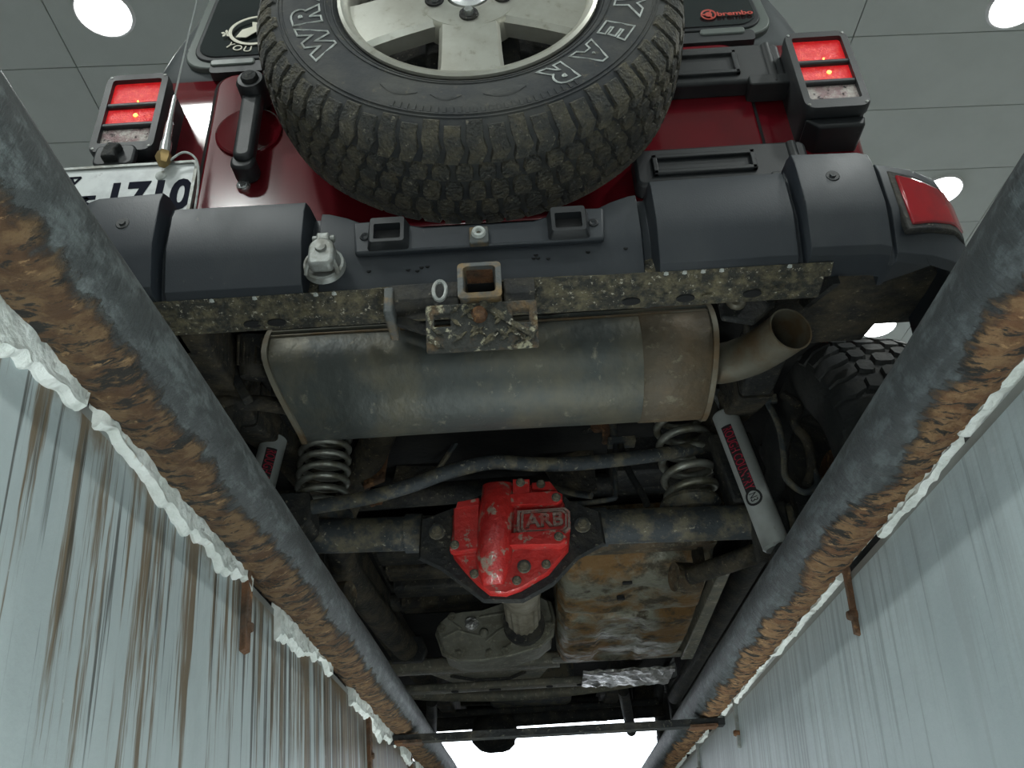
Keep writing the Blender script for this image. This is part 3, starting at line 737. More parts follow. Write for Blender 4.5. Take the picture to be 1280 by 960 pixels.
# ---- hitch receiver and plate
def sq(h, y, x=0, z=.490): return [(p[0]+x, y, p[1]) for p in rounded(-h, h, z-h, z+h, .007, 3)]
hr = MB().loft([sq(.0315, 1.20), sq(.0315, 1.092), sq(.0335, 1.086), sq(.034, 1.080), sq(.0255, 1.078), sq(.0235, 1.085), sq(.0235, 1.195)], cap=False)
rec = part('hitch_receiver', hr, 'hitch_steel', label='square steel hitch tube')
part('receiver_stop', MB().box(-.026, .026, 1.180, 1.195, .464, .516), 'dark_void', rec)
part('receiver_rust', MB().box(-.023, .023, 1.085, 1.118, .5120, .5133), 'rusty_iron', rec)
part('receiver_dark_panel', MB().box(-.0225, .0225, 1.118, 1.182, .5110, .5133), 'dark_void', rec)  # dark sheet stands in for the shade inside the tube's top opening
part('chain_loop', MB().tube([(-.064+.010*math.cos(t), 1.105+.002*math.sin(t), .492+.020*math.sin(t)) for t in [2*PI*k/20 for k in range(21)]], .0035, 8), 'zinc', rec)
for x0, x1 in ((-.148, -.036), (.036, .086)):
    part('hitch_gusset', MB().box(x0, x1, 1.125, 1.18, .492, .525), 'chassis_black', rec, bevel=.003)
part('gusset_strut', MB().prism([(-.15, .478), (-.135, .49), (-.075, .462), (-.085, .450)], 'y', 1.16, 1.172), 'chassis_black', rec, bevel=.002)
part('gusset_tab', MB().box(-.155, -.140, 1.118, 1.20, .466, .516), 'hitch_steel', rec, bevel=.003)
# plate hangs at a slant; built with real slots
def plate_xf(x, t, z):      # z from 0 (top) to -.10
    return (x, 1.098+t-.30*z, .458+z)
bm_out = rounded(-.086, .086, -.083, .002, .008, 4)
mbp = MB()
xs = [-.086, -.073, -.048, -.012, .012, .048, .073, .086]; zs_ = [.002, -.014, -.032, -.070]
holes = {(1, 1), (5, 1)}
for t in (0, 1):
    pass
cells = [(i, j) for i in range(7) for j in range(3) if (i, j) not in holes]
for (i, j) in cells: mbp.box(xs[i], xs[i+1], 0, .009, zs_[j+1], zs_[j], plate_xf)
me_p = bpy.data.meshes.new('hitch_plate'); me_p.from_pydata([(p[0]-OFF[0], p[1]-OFF[1], p[2]) for p in mbp.v], [], mbp.f)
bmq = bmesh.new(); bmq.from_mesh(me_p); bmesh.ops.remove_doubles(bmq, verts=bmq.verts, dist=1e-5)
seen = {}
for f in list(bmq.faces):
    key = tuple(sorted(v.index for v in f.verts)); seen.setdefault(key, []).append(f)
bmesh.ops.delete(bmq, geom=[f for q in seen.values() if len(q) > 1 for f in q], context='FACES')
bmesh.ops.dissolve_limit(bmq, angle_limit=.01, verts=bmq.verts, edges=bmq.edges)
bmesh.ops.recalc_face_normals(bmq, faces=bmq.faces); bmq.to_mesh(me_p); bmq.free(); me_p.materials.append(MATS['hitch_plate'])
hp = link('hitch_plate', me_p, car, bevel=.003); hp['label'] = 'muddy tread plate below the hitch tube'
rnd = random.Random(9)
for k in range(34):
    x = rnd.uniform(-.074, .074); z = rnd.uniform(-.064, -.006)
    if abs(abs(x)-.060) < .02 and z > -.040: continue
    a = R(38 if k % 3 else -35)+rnd.uniform(-.1, .1); L_ = rnd.uniform(.007, .016)
    c, s_ = math.cos(a), math.sin(a)
    def xf(u, t, v): return plate_xf(x+u*c-v*s_, t, z+u*s_+v*c)
    part('tread_ridge', MB().prism([(-L_, 0), (0, -.0032), (L_, 0), (0, .0032)], 'y', -.0035, .001, xf), 'muddy_steel', hp)
part('tread_ridge', MB().prism([(-.004, -.004), (.002, .004), (.080, -.054), (.078, -.062)], 'y', -.005, .001, plate_xf), 'muddy_steel', hp)
part('plate_bolt', MB().lathe([(.0005, .010), (.009, .009), (.013, .002), (.013, -.002)], 14, lambda a, b, c: plate_xf(-.003+b, -a, -.018+c)), 'rusty_iron', hp)

# ---- silencer (muffler) lying across the car
MC = (1.50, .575)
def ell(x, sy, sz, slant=0, n=48, dy=0):
    out = []
    for k in range(n):
        t = 2*PI*k/n; c, s = math.cos(t), math.sin(t)
        out.append((x+slant*max(0, -s)**1.5, MC[0]+dy+sy*c, MC[1]+sz*s))
    return out
SY, SZ = .128, .106
rings = [ell(-.405, .02, .02), ell(-.418, SY*.8, SZ*.8, .03), ell(-.424, SY-.004, SZ-.004, .045), ell(-.420, SY, SZ, .045)]
for k in range(9): rings.append(ell(-.40+.80*k/8, SY*(1+.006*math.sin(k*2.1)), SZ*(1+.008*math.sin(k*1.3)), .02*max(0, 1-k/3)))
rings += [ell(.420, SY, SZ, -.012), ell(.426, SY-.004, SZ-.004, -.012), ell(.418, SY*.8, SZ*.8), ell(.40, .02, .02)]
muf = part('silencer', MB().loft(rings), 'muffler_steel', label='long oval exhaust silencer', angle=45)
for x, sl in ((-.424, .045), (.424, -.012)):
    mb = MB(); a = ell(x-.006, SY+.001, SZ+.001, sl); b = ell(x-.005, SY+.006, SZ+.006, sl); c = ell(x+.005, SY+.006, SZ+.006, sl); d = ell(x+.006, SY+.001, SZ+.001, sl)
    mb.loft([a, b, c, d], cap=False); part('end_seam', mb, 'tailpipe_steel', muf)
# lapped seam along the rear face
def skin(t, e=0): return (MC[0]+(SY+e)*math.cos(t), MC[1]+(SZ+e)*math.sin(t))
ta, tb = R(148), R(152)
part('body_seam', MB().loft([[(-.418+.836*k/12, *skin(ta, .0005)), (-.418+.836*k/12, *skin(ta, .006)), (-.418+.836*k/12, *skin(tb, .006)), (-.418+.836*k/12, *skin(tb, .0005))] for k in range(13)]), 'muffler_steel', muf)
part('body_seam', MB().loft([[(-.418+.836*k/12, *skin(R(157), .0003)), (-.418+.836*k/12, *skin(R(157), .004)), (-.418+.836*k/12, *skin(R(158.5), .004)), (-.418+.836*k/12, *skin(R(158.5), .0003))] for k in range(13)]), 'tailpipe_steel', muf)
part('end_wrap', MB().loft([ell(.285, SY*1.0, SZ*1.0), ell(.287, SY+.0025, SZ+.0025), ell(.416, SY+.0025, SZ+.0025, -.010), ell(.418, SY, SZ, -.010)], cap=False), 'muffler_rust', muf, angle=60)
# tailpipe, turned out towards the rear corner
path = smooth_path([(.40, 1.50, .575), (.45, 1.475, .555), (.495, 1.425, .540), (.520, 1.36, .524), (.536, 1.300, .510)], 8)
mb = MB()
n = 28
def ringat(p, d, r, n=28):
    d = d.normalized(); a = Vector((0, 0, 1)); a = (a-d*a.dot(d)).normalized(); b = d.cross(a)
    return [p+(a*math.cos(2*PI*k/n)+b*math.sin(2*PI*k/n))*r for k in range(n)]
rr = []
for i, p in enumerate(path):
    d = path[min(i+1, len(path)-1)]-path[max(i-1, 0)]; rr.append(ringat(p, d, .040))
d = Vector((.25, -.9, -.12))
endp = path[-1]
rr[-1] = ringat(endp, d, .041)
inner = [ringat(endp, d, .038)]+[ringat(path[-1-i], path[-1-i+1]-path[-1-i-1], 0.037) for i in (3, 8, 12)]
mb.loft(rr+inner, cap=False); part('tailpipe', mb, 'tailpipe_steel', angle=60)
part('tailpipe_hanger', MB().tube(smooth_path([(.49, 1.42, .57), (.49, 1.40, .60), (.46, 1.38, .615)]), .006, 8), 'chassis_black')
# ---- ladder frame, body mounts and clutter behind the silencer
for s in (-1, 1):
    fr = part('frame_rail', MB().prism(rounded(s*.570-.036, s*.570+.036, .600, .705, .010, 3), 'y', 1.28, 1.70), 'frame_dirt' if s < 0 else 'chassis_black')
    pts = [(s*.570, 1.69, .652), (s*.570, 1.80, .68), (s*.555, 1.95, .715), (s*.52, 2.12, .69), (s*.50, 2.3, .62), (s*.49, 2.6, .575), (s*.47, 3.4, .565), (s*.42, 4.4, .59), (s*.40, 5.3, .62)]
    rings = [[(x+dx, y, z+dz) for dx, dz in rounded(-.038, .038, -.058, .058, .010, 3)] for x, y, z in pts]
    part('frame_rail', MB().loft(rings), 'frame_dirt')
    part('body_mount', MB().prism([(s*.55, .60), (s*.66, .66), (s*.66, .70), (s*.55, .70)], 'y', 1.36, 1.46), 'frame_dirt', bevel=.004)
    part('mount_bush', MB().lathe([(.0005, .03), (.030, .03), (.036, .022), (.036, -.022), (.030, -.03), (.0005, -.03)], 22, lambda a, b, c: (s*.63+b, 1.41+c, .70+a)), 'chassis_black')
    part('shock_bracket', MB().prism([(s*.48, .70), (s*.60, .70), (s*.585, .775), (s*.50, .775)], 'y', 1.83, 1.93), 'chassis_black', bevel=.004)
for y, z0 in ((1.66, .615), (2.22, .60), (3.02, .56)):
    part('frame_crossmember', MB().tube([(-.49, y, z0+.04), (0, y, z0+.05), (.49, y, z0+.04)], .032, 14), 'chassis_black')
# left corner: bracket tower, filler hose and tow bracket
part('corner_hose', MB().tube(smooth_path([(-.80, 1.56, .76), (-.745, 1.50, .745), (-.69, 1.47, .735), (-.635, 1.49, .685), (-.60, 1.55, .64)]), .020, 14), 'chassis_black')
lb = part('corner_bracket', MB().prism([(-.64, .690), (-.52, .700), (-.50, .655), (-.525, .585), (-.545, .48), (-.60, .47), (-.605, .56), (-.66, .635)], 'y', 1.545, 1.60), 'frame_dirt', bevel=.006)
part('bracket_arm', MB().tube([(-.57, 1.55, .575), (-.49, 1.57, .583), (-.43, 1.60, .585)], .017, 10), 'frame_dirt', lb)
part('bracket_web', MB().prism([(-.575, .68), (-.56, .69), (-.495, .575), (-.512, .565)], 'y', 1.525, 1.55), 'chassis_black', lb, bevel=.003)
part('bracket_bolt', MB().lathe([(.0005, .012), (.010, .011), (.014, .004), (.014, -.004)], 12, lambda a, b, c: (-.57+b, 1.545-a, .535+c)), 'axle_steel', lb)
bf = part('bump_stop', MB().tube([(-.485, 1.50, .70), (-.49, 1.52, .655), (-.492, 1.53, .62)], [.045, .040, .030], 16), 'chassis_black')
for k in range(5):
    part('stop_rib', MB().tube([(-.515+.012*k, 1.468, .685), (-.515+.012*k, 1.485, .625)], .003, 6), 'frame_dirt', bf)
part('tow_hook_plate', MB().prism([(-.60, .60), (-.575, .70), (-.56, .70), (-.572, .60)], 'y', 1.30, 1.40), 'frame_dirt', bevel=.003)
# right corner: plate with bolt above the tailpipe
rp = part('hanger_plate', MB().prism([(.42, .545), (.475, .53), (.52, .565), (.53, .61), (.42, .61)], 'y', 1.30, 1.315), 'chassis_black', bevel=.004)
part('plate_bolt', MB().lathe([(.0005, .026), (.008, .025), (.009, .012), (.015, .011), (.018, .004), (.018, -.002)], 14, lambda a, b, c: (.450+b, 1.30-a, .575+c)), 'tailpipe_steel', rp)

# ---- wheel arches: inner liner and outer flare, all four corners
def arch(s, yc, zc, name_l, name_f):
    def ring(x0, x1, r, a0, a1, t, n=26):
        rings = []
        for k in range(n+1):
            a = R(a0+(a1-a0)*k/n); c, si = math.cos(a), math.sin(a)
            rings.append([(s*x0, yc-r*c, zc+r*si), (s*x1, yc-r*c, zc+r*si*.985), (s*x1, yc-(r+t)*c, zc+(r+t)*si), (s*x0, yc-(r+t)*c, zc+(r+t)*si)])
        return MB().loft(rings)
    ln = part(name_l, ring(.60, .80, .475, 58, 160, .010), 'frame_dirt')
    part('liner_web', ring(.59, .60, .475, 40, 160, .12), 'floorpan', ln)
    part(name_f, ring(.80, .935, .505, 60, 168, .030), 'black_plastic', bevel=.008)
arch(-1, 1.95, .41, 'arch_liner', 'wheel_flare'); arch(1, 1.95, .41, 'arch_liner', 'wheel_flare')
arch(-1, 4.88, .41, 'arch_liner', 'wheel_flare'); arch(1, 4.88, .41, 'arch_liner', 'wheel_flare')
# splash shield between bumper end and arch on both sides
for s in (-1, 1):
    part('splash_shield', MB().prism([(s*.56, 1.16), (s*.70, 1.17), (s*.80, 1.26), (s*.86, 1.36), (s*.86, 1.490), (s*.775, 1.490), (s*.77, 1.56), (s*.62, 1.56), (s*.56, 1.34)], 'z', .600, .612, lambda x, y, z: (x, y, z+(y-1.2)*.12)), 'frame_dirt', bevel=.003)
    part('shield_gusset', MB().prism([(1.18, .515), (1.19, .60), (1.36, .62), (1.33, .575)], 'x', s*.585-.006, s*.585+.006), 'chassis_black')

# ---- tyres
TW = .120
PROF = [(.232, .086), (.240, .101), (.262, .113), (.300, .1195), (.332, .119), (.358, .113), (.374, .101), (.384, .084), (.391, .050), (.393, .0)]
def face_ax(r): return interp(PROF[:7], r)
RAX = [(0, .393), (.05, .391), (.084, .384), (.101, .374), (.113, .358), (.118, .340)]
def tyre_mesh(xf, m, name, ridges=True):
    p = PROF+[(r, -a) for r, a in reversed(PROF[:-1])]
    mb = MB().lathe(p, 96, xf, closed=True)
    if ridges:
        for r in (.250, .262, .340, .347):
            a = face_ax(r)
            mb.lathe([(r-.0022, a-.001), (r-.001, a+.0022), (r+.001, a+.0022), (r+.0022, a-.001)], 96, xf)
    return mesh(name, mb, m, OFF, 40)
def tread_mesh(xf, m, name, N=64, seed=1):
    rn = random.Random(seed); mb = MB()
    rows = [(-.021, .021, 0, .0), (.026, .058, .5, .0), (-.058, -.026, .5, .0), (.063, .1145, .1, .010), (-.1145, -.063, .6, .010)]
    for a0, a1, ph, sh in rows:
        for k in range(N):
            t0 = 2*PI*(k+ph)/N; wd = 2*PI/N*(.80 if sh else .84)
            j = [rn.uniform(-.07, .07) for _ in range(8)]
            am = (a0+a1)/2
            if sh:      # shoulder lug, wraps on to the sidewall, every other one longer
                sg = 1 if a0 > 0 else -1
                i0, i1 = min(abs(a0), abs(a1)), max(abs(a0), abs(a1))-(.004 if k % 2 else 0)
                axs = [i0, .084, .100, i1]
                out = []
                for lv in (0, 1):
                    ring = []
                    for q, ax in enumerate(axs):
                        h = (.0105, .0105, .009, .0035)[q] if lv else -.003
                        w2 = wd*(.5 if q else .40)*(1-.10*lv)*(1+.3*j[q]); tc_ = t0+.012*j[q+4]+(.012 if q == 1 else -.010 if q == 0 else 0)
                        ring.append((sg*(ax+(.004 if (lv and q == 3) else 0)), interp(RAX, ax)+h, tc_-w2, tc_+w2))
                    out.append(ring)
                vs = []
                for ring in out:
                    for ax, r, ta, tb in ring: vs += [(ax, r*math.cos(ta), r*math.sin(ta)), (ax, r*math.cos(tb), r*math.sin(tb))]
                fs = []
                for q in range(3):
                    b0 = 2*q; u = 8+2*q
                    fs += [(u, u+1, u+3, u+2), (b0, u, u+2, b0+2), (b0+1, b0+3, u+3, u+1)]
                fs += [(0, 1, 9, 8), (6, 14, 15, 7)]
                mb.add(vs, fs, xf)
            else:
                pts = [(a0, -.36), (a0+(a1-a0)*.28, -.5), (a1-(a1-a0)*.2, -.46), (a1, -.30), (a1-(a1-a0)*.05, .34), (a1-(a1-a0)*.3, .5), (a0+(a1-a0)*.22, .46), (a0, .30)]
                vs = []
                for lv in (0, 1):
                    for q, (ax, tt) in enumerate(pts):
                        f = 1-.13*lv; ax2 = am+(ax-am)*f*(1+.6*j[q]); t2 = t0+(tt*f+.5*j[(q+3) % 8])*wd
                        r = interp(RAX, abs(ax2))+(.0105 if lv else -.003)
                        vs.append((ax2, r*math.cos(t2), r*math.sin(t2)))
                mb.add(vs, [tuple(range(8, 16))]+[(q, (q+1) % 8, 8+(q+1) % 8, 8+q) for q in range(8)], xf)
    return mesh(name, mb, m, OFF, 30)

SPY, SPZ = 1.116, 1.106
def sxf(a, b, c): return (.0+b, SPY-a, SPZ+c)
sp = link('spare_tyre', tyre_mesh(sxf, 'rubber', 'spare_tyre'), car); sp['label'] = 'spare tyre with white outlined lettering on the tailgate'
tb = link('tread_blocks', tread_mesh(sxf, 'tread_rubber', 'tread_blocks'), sp); tb['kind'] = 'stuff'
# lettering around the sidewall, reading clockwise with tops outwards
def arc_text(letter, ang, r0, size, sx, outline, m, name, lift):
    vs, fs = text_verts(letter, size, outline=outline, extrude=.001, bold=.0042)
    def xf(a, b, c):
        r = r0+b; t = R(ang)-a*sx/r0
        return sxf(face_ax(r)+lift+c, r*math.cos(t), r*math.sin(t))
    return part(name, MB().add(vs, fs, xf), m, sp, angle=20)
for wd, a0, stp in (('WRANGLER', 207, -14.6), ('GOODYEAR', 41, -14.4)):
    for k, ch in enumerate(wd):
        arc_text(ch, a0+stp*k, .296, .064, 1.12, .0017, 'letter_white', 'sidewall_letter', .0012)
# moulded emblem shapes low on the sidewall
for a_, l_ in ((246, 13), (262, 10), (281, 14)):
    rings = []
    for k in range(9):
        t = R(a_-l_/2+l_*k/8); hh = .014*math.sin(PI*(k+.4)/8.8)
        rr_ = [(.297-hh, .0002), (.297-hh*.8, .0013), (.297+hh*.8, .0013), (.297+hh, .0002)]
        rings.append([sxf(face_ax(r)+e, r*math.cos(t), r*math.sin(t)) for r, e in rr_])
    part('moulded_emblem', MB().loft(rings), 'rubber', sp)
mb = MB()
for k in range(26):
    t = R(247+k*2.2)
    mb.add([sxf(face_ax(r)+e, r*math.cos(t+d), r*math.sin(t+d)) for r in (.326, .338) for d in (-.008, .008) for e in (-.001, .002)],
           [(0, 1, 3, 2), (4, 6, 7, 5), (0, 4, 5, 1), (2, 3, 7, 6), (0, 2, 6, 4), (1, 5, 7, 3)])
part('sidewall_ribs', mb, 'rubber', sp)
# alloy wheel of the spare
rim = MB().lathe([(.205, -.092), (.224, -.098), (.235, -.092), (.235, .096), (.2405, .104), (.240, .110), (.234, .1135), (.226, .110), (.219, .098), (.214, .075), (.208, .03), (.205, -.02)], 96, sxf, closed=True)
al = part('alloy_wheel', rim, 'alloy', sp)
for k in range(5):
    A = R(270+72*k); ca, sa = math.cos(A), math.sin(A)
    def sxf2(a, r, wv): return sxf(a, r*ca-wv*sa, r*sa+wv*ca)
    rings = []
    for r, wv, a1 in ((.055, .054, .099), (.095, .055, .100), (.150, .056, .099), (.195, .058, .097), (.219, .062, .096)):
        rings.append([sxf2(a1-.045, r, -wv*.9), sxf2(a1-.010, r, -wv), sxf2(a1, r, -wv+.007), sxf2(a1+.002, r, 0), sxf2(a1, r, wv-.007), sxf2(a1-.010, r, wv), sxf2(a1-.045, r, wv*.9)])
    part('spoke', MB().loft(rings), 'alloy', sp, angle=30)
part('wheel_hub', MB().lathe([(.0005, .070), (.040, .070), (.042, .098), (.050, .102), (.096, .101), (.100, .094), (.098, .050)], 60, sxf), 'alloy', sp)
part('hub_cap', MB().lathe([(.0005, .106), (.022, .105), (.036, .098), (.038, .070)], 40, sxf), 'chrome', sp)
part('wheel_backing', MB().lathe([(.0005, .0), (.10, .0), (.206, -.01), (.206, -.02), (.0005, -.02)], 60, sxf), 'chassis_black', sp)
part('spare_carrier', MB().box(-.09, .09, 1.10, 1.32, .99, 1.20), 'chassis_black', bevel=.01)
for k in range(5):
    A = R(270+72*k); px_, pz_ = .0655*math.cos(A), .0655*math.sin(A)
    part('lug_recess', MB().lathe([(.0005, .1035), (.012, .1035), (.014, .1055), (.017, .1055), (.0185, .098)], 26, lambda a, b, c: sxf(a, px_+b, pz_+c)), 'chassis_black', sp)
    mb = MB(); mb.prism([(.0085*math.cos(R(60*q)), .0085*math.sin(R(60*q))) for q in range(6)], 'x', .103, .114, lambda a, b, c: sxf(a, px_+b, pz_+c))
    part('lug_nut', mb, 'zinc', sp)

# road wheels, one pattern shared by all four
def rxf(a, b, c): return (a, b+OFF[1], c)
K = 1.02
w_me = tyre_mesh(lambda a, b, c: rxf(a*1.12, b*K, c*K), 'old_tyre', 'road_tyre', False)
t_me = tread_mesh(lambda a, b, c: rxf(a*1.12, b*K, c*K), 'old_tyre', 'road_tread', 46, 5)
wh_me = mesh('road_wheel', MB().lathe([(.05, -.03), (.10, -.02), (.17, -.035), (.205, -.07), (.225, -.098), (.236, -.10), (.236, .10), (.22, .10), (.20, .06), (.12, .05), (.05, .06)], 60, rxf, closed=True), 'chassis_black', OFF)
hb_me = mesh('brake_disc', MB().lathe([(.0005, -.06), (.075, -.06), (.08, -.045), (.155, -.045), (.155, -.020), (.0005, -.02)], 50, rxf), 'rusty_iron', OFF)
for s in (-1, 1):
    for y in (1.95, 4.88):
        o = link('road_tyre', w_me, car, (s*.825, y-OFF[1], .412))
        if s < 0: o.rotation_euler.z = PI
        q = link('road_tread', t_me, o); q['kind'] = 'stuff'
        link('road_wheel', wh_me, o); link('brake_disc', hb_me, o)

# ---- rear axle
AZL, AZR, AZ = .432, .405, .418
def az(x): return AZ-.0245*x
ax = part('rear_axle', MB().tube([(-.70, 1.94, az(-.70)), (-.15, 1.94, az(-.15))], .0405, 24), 'axle_steel', label='rear axle tube')
part('axle_tube', MB().tube([(.15, 1.94, az(.15)), (.70, 1.94, az(.70))], .0405, 24), 'axle_steel', ax)
for s in (-1, 1):
    part('hub_flange', MB().lathe([(.04, -.02), (.075, -.02), (.078, 0), (.075, .02), (.04, .02)], 24, lambda a, b, c: (s*.68+a, 1.94+b, az(s*.68)+c), closed=True), 'chassis_black', ax)
    part('tube_collar', MB().tube([(s*.195, 1.94, az(s*.195)), (s*.235, 1.94, az(s*.235))], .046, 24), 'axle_steel', ax)
    part('spring_perch', MB().lathe([(.0005, .03), (.048, .03), (.070, .022), (.074, .012), (.060, -.01), (.0005, -.02)], 28, lambda a, b, c: (s*.445+b, 1.985+c, az(s*.445)+.055+a)), 'axle_steel', ax)
def dpx(u, v):
    du, dv = u-632, v-665
    return ((du-.052*dv)*.00174+.004, .360-(dv+.052*du)*.00186)
def dpoly(pts): return [dpx(*p) for p in pts]
hous = dpoly([(520, 642), (556, 628), (590, 612), (640, 592), (690, 594), (715, 618), (752, 632), (757, 672), (722, 690), (690, 722), (652, 742), (604, 742), (576, 722), (548, 702), (520, 690)])
def shrink(poly, f, c=None):
    c = c or (sum(p[0] for p in poly)/len(poly), sum(p[1] for p in poly)/len(poly))
    return [(c[0]+(p[0]-c[0])*f, c[1]+(p[1]-c[1])*f) for p in poly]
up_ = lambda P, d: [(p[0], p[1]+d) for p in P]
dh = part('differential_housing', MB().loft([[(p[0], 1.835, p[1]) for p in shrink(hous, .97)], [(p[0], 1.85, p[1]) for p in hous], [(p[0], 1.92, p[1]+.03) for p in hous], [(p[0], 2.03, p[1]+.05) for p in shrink(hous, .78)], [(p[0], 2.12, p[1]+.06) for p in shrink(hous, .42)]]), 'chassis_black')
hole_b = bolt_mesh('housing_bolt', .011, .012, 'axle_steel', 1.7)
for u, v in ((543, 658), (728, 650)):
    x, z = dpx(u, v); put('housing_bolt', hole_b, dh, x, 1.836, z)
# red cover
cov = dpoly([(563, 642), (570, 629), (596, 624), (606, 612), (632, 602), (690, 602), (700, 617), (706, 628), (703, 640), (713, 650), (711, 668), (709, 684), (698, 696), (684, 712), (668, 721), (650, 731), (632, 737), (612, 736), (596, 724), (580, 708), (566, 692), (562, 676), (564, 660)])
dc = part('differential_cover', MB().loft([[(p[0], 1.845, p[1]) for p in cov], [(p[0], 1.818, p[1]) for p in cov], [(p[0], 1.812, p[1]) for p in shrink(cov, .97)]]), 'diff_red', label='bright red ribbed differential cover')
# big vertical swell
rings = []
top, bot = dpx(621, 604), dpx(616, 727)
for k in range(15):
    t = k/14; z = top[1]+(bot[1]-top[1])*t; x = top[0]+(bot[0]-top[0])*t
    wv = .040*(.90+.10*math.sin(PI*t)); d = .062*math.sin(PI*min(max((t*.92+.07), 0), 1))**.55
    wv *= (1 if t < .82 else 1-.35*(t-.82)/.18)
    rings.append([(x-wv*math.cos(a), 1.816-d*math.sin(a)**.8 if 0 < a < PI else 1.816, z) for a in [PI*q/12 for q in range(13)]])
part('cover_swell', MB().loft(rings), 'diff_swell', dc, angle=50)
def rib(pts, d0, name='cover_rib', m='diff_red', bv=.004):
    P = dpoly(pts)
    part(name, MB().loft([[(p[0], 1.818, p[1]) for p in P], [(p[0], d0+.004, p[1]) for p in P], [(p[0], d0, p[1]) for p in shrink(P, .93)]]), m, dc)
rib([(636, 622), (696, 618), (703, 622), (703, 630), (696, 635), (636, 636)], 1.782)
rib([(636, 671), (698, 667), (707, 672), (707, 680), (700, 685), (636, 686)], 1.780)
rib([(563, 683), (569, 677), (600, 674), (600, 688), (569, 692), (563, 689)], 1.788)
rib([(565, 636), (598, 630), (598, 676), (567, 679)], 1.795)
rib([(640, 602), (662, 602), (662, 620), (640, 622)], 1.785)
rib([(664, 604), (688, 602), (697, 614), (664, 612)], 1.798)
rib([(570, 630), (598, 625), (598, 634), (568, 638)], 1.790)
# name plaque
rib([(646, 641), (706, 637), (712, 642), (712, 662), (706, 667), (648, 668), (645, 664)], 1.800, 'cover_plaque')
pq = dpoly([(646, 641), (706, 637), (712, 642), (712, 662), (706, 667), (648, 668), (645, 664)])
for f0, f1 in ((1.0, .90), (.86, .78)):
    a, b = shrink(pq, f0), shrink(pq, f1)
    part('plaque_border', MB().loft([[(p[0], 1.803, p[1]) for p in a], [(p[0], 1.793, p[1]) for p in a], [(p[0], 1.793, p[1]) for p in b], [(p[0], 1.803, p[1]) for p in b]], cap=False), 'diff_dirt', dc)
vs, fs = text_verts('ARB', .052, extrude=.005, spacing=1.05, bold=.0014)
px_, pz_ = dpx(680, 653)
part('cover_lettering', MB().add(vs, fs, lambda a, b, c: (px_+a*.82, 1.797-c, pz_+b*.80)), 'diff_dirt', dc, angle=20)
cb = bolt_mesh('cover_bolt', .0075, .008, 'axle_steel', 1.35); cbb = bolt_mesh('drain_plug', .010, .008, 'axle_steel', 1.5)
for u, v, y in ((695, 627, 1.781), (697, 676, 1.779), (569, 684, 1.787), (593, 714, 1.811), (645, 722, 1.811), (681, 703, 1.811), (650, 607, 1.784), (676, 606, 1.797)):
    x, z = dpx(u, v); put('cover_bolt', cb, dc, x, y, z)
x, z = dpx(654, 706); put('drain_plug', cbb, dc, x, 1.808, z)

# ---- coil springs
def coil(x, z0, z1, pitch, r, wr, name='coil_spring'):
    pts = []; turns = (z1-z0)/pitch; n = int(turns*28)
    for k in range(n+1):
        t = k/28; pts.append((x+r*math.cos(2*PI*t+1), 1.985+r*math.sin(2*PI*t+1), z0+pitch*t))
    part(name, MB().tube(pts, wr, 10), 'spring_steel', label='steel coil spring')
coil(-.452, .500, .80, .031, .060, .0082); coil(.452, .480, .80, .047, .060, .0098)
for s in (-1, 1):
    part('spring_seat', MB().lathe([(.0005, .02), (.07, .02), (.078, .0), (.0005, 0)], 28, lambda a, b, c: (s*.448+b, 1.985+c, .79+a)), 'chassis_black')

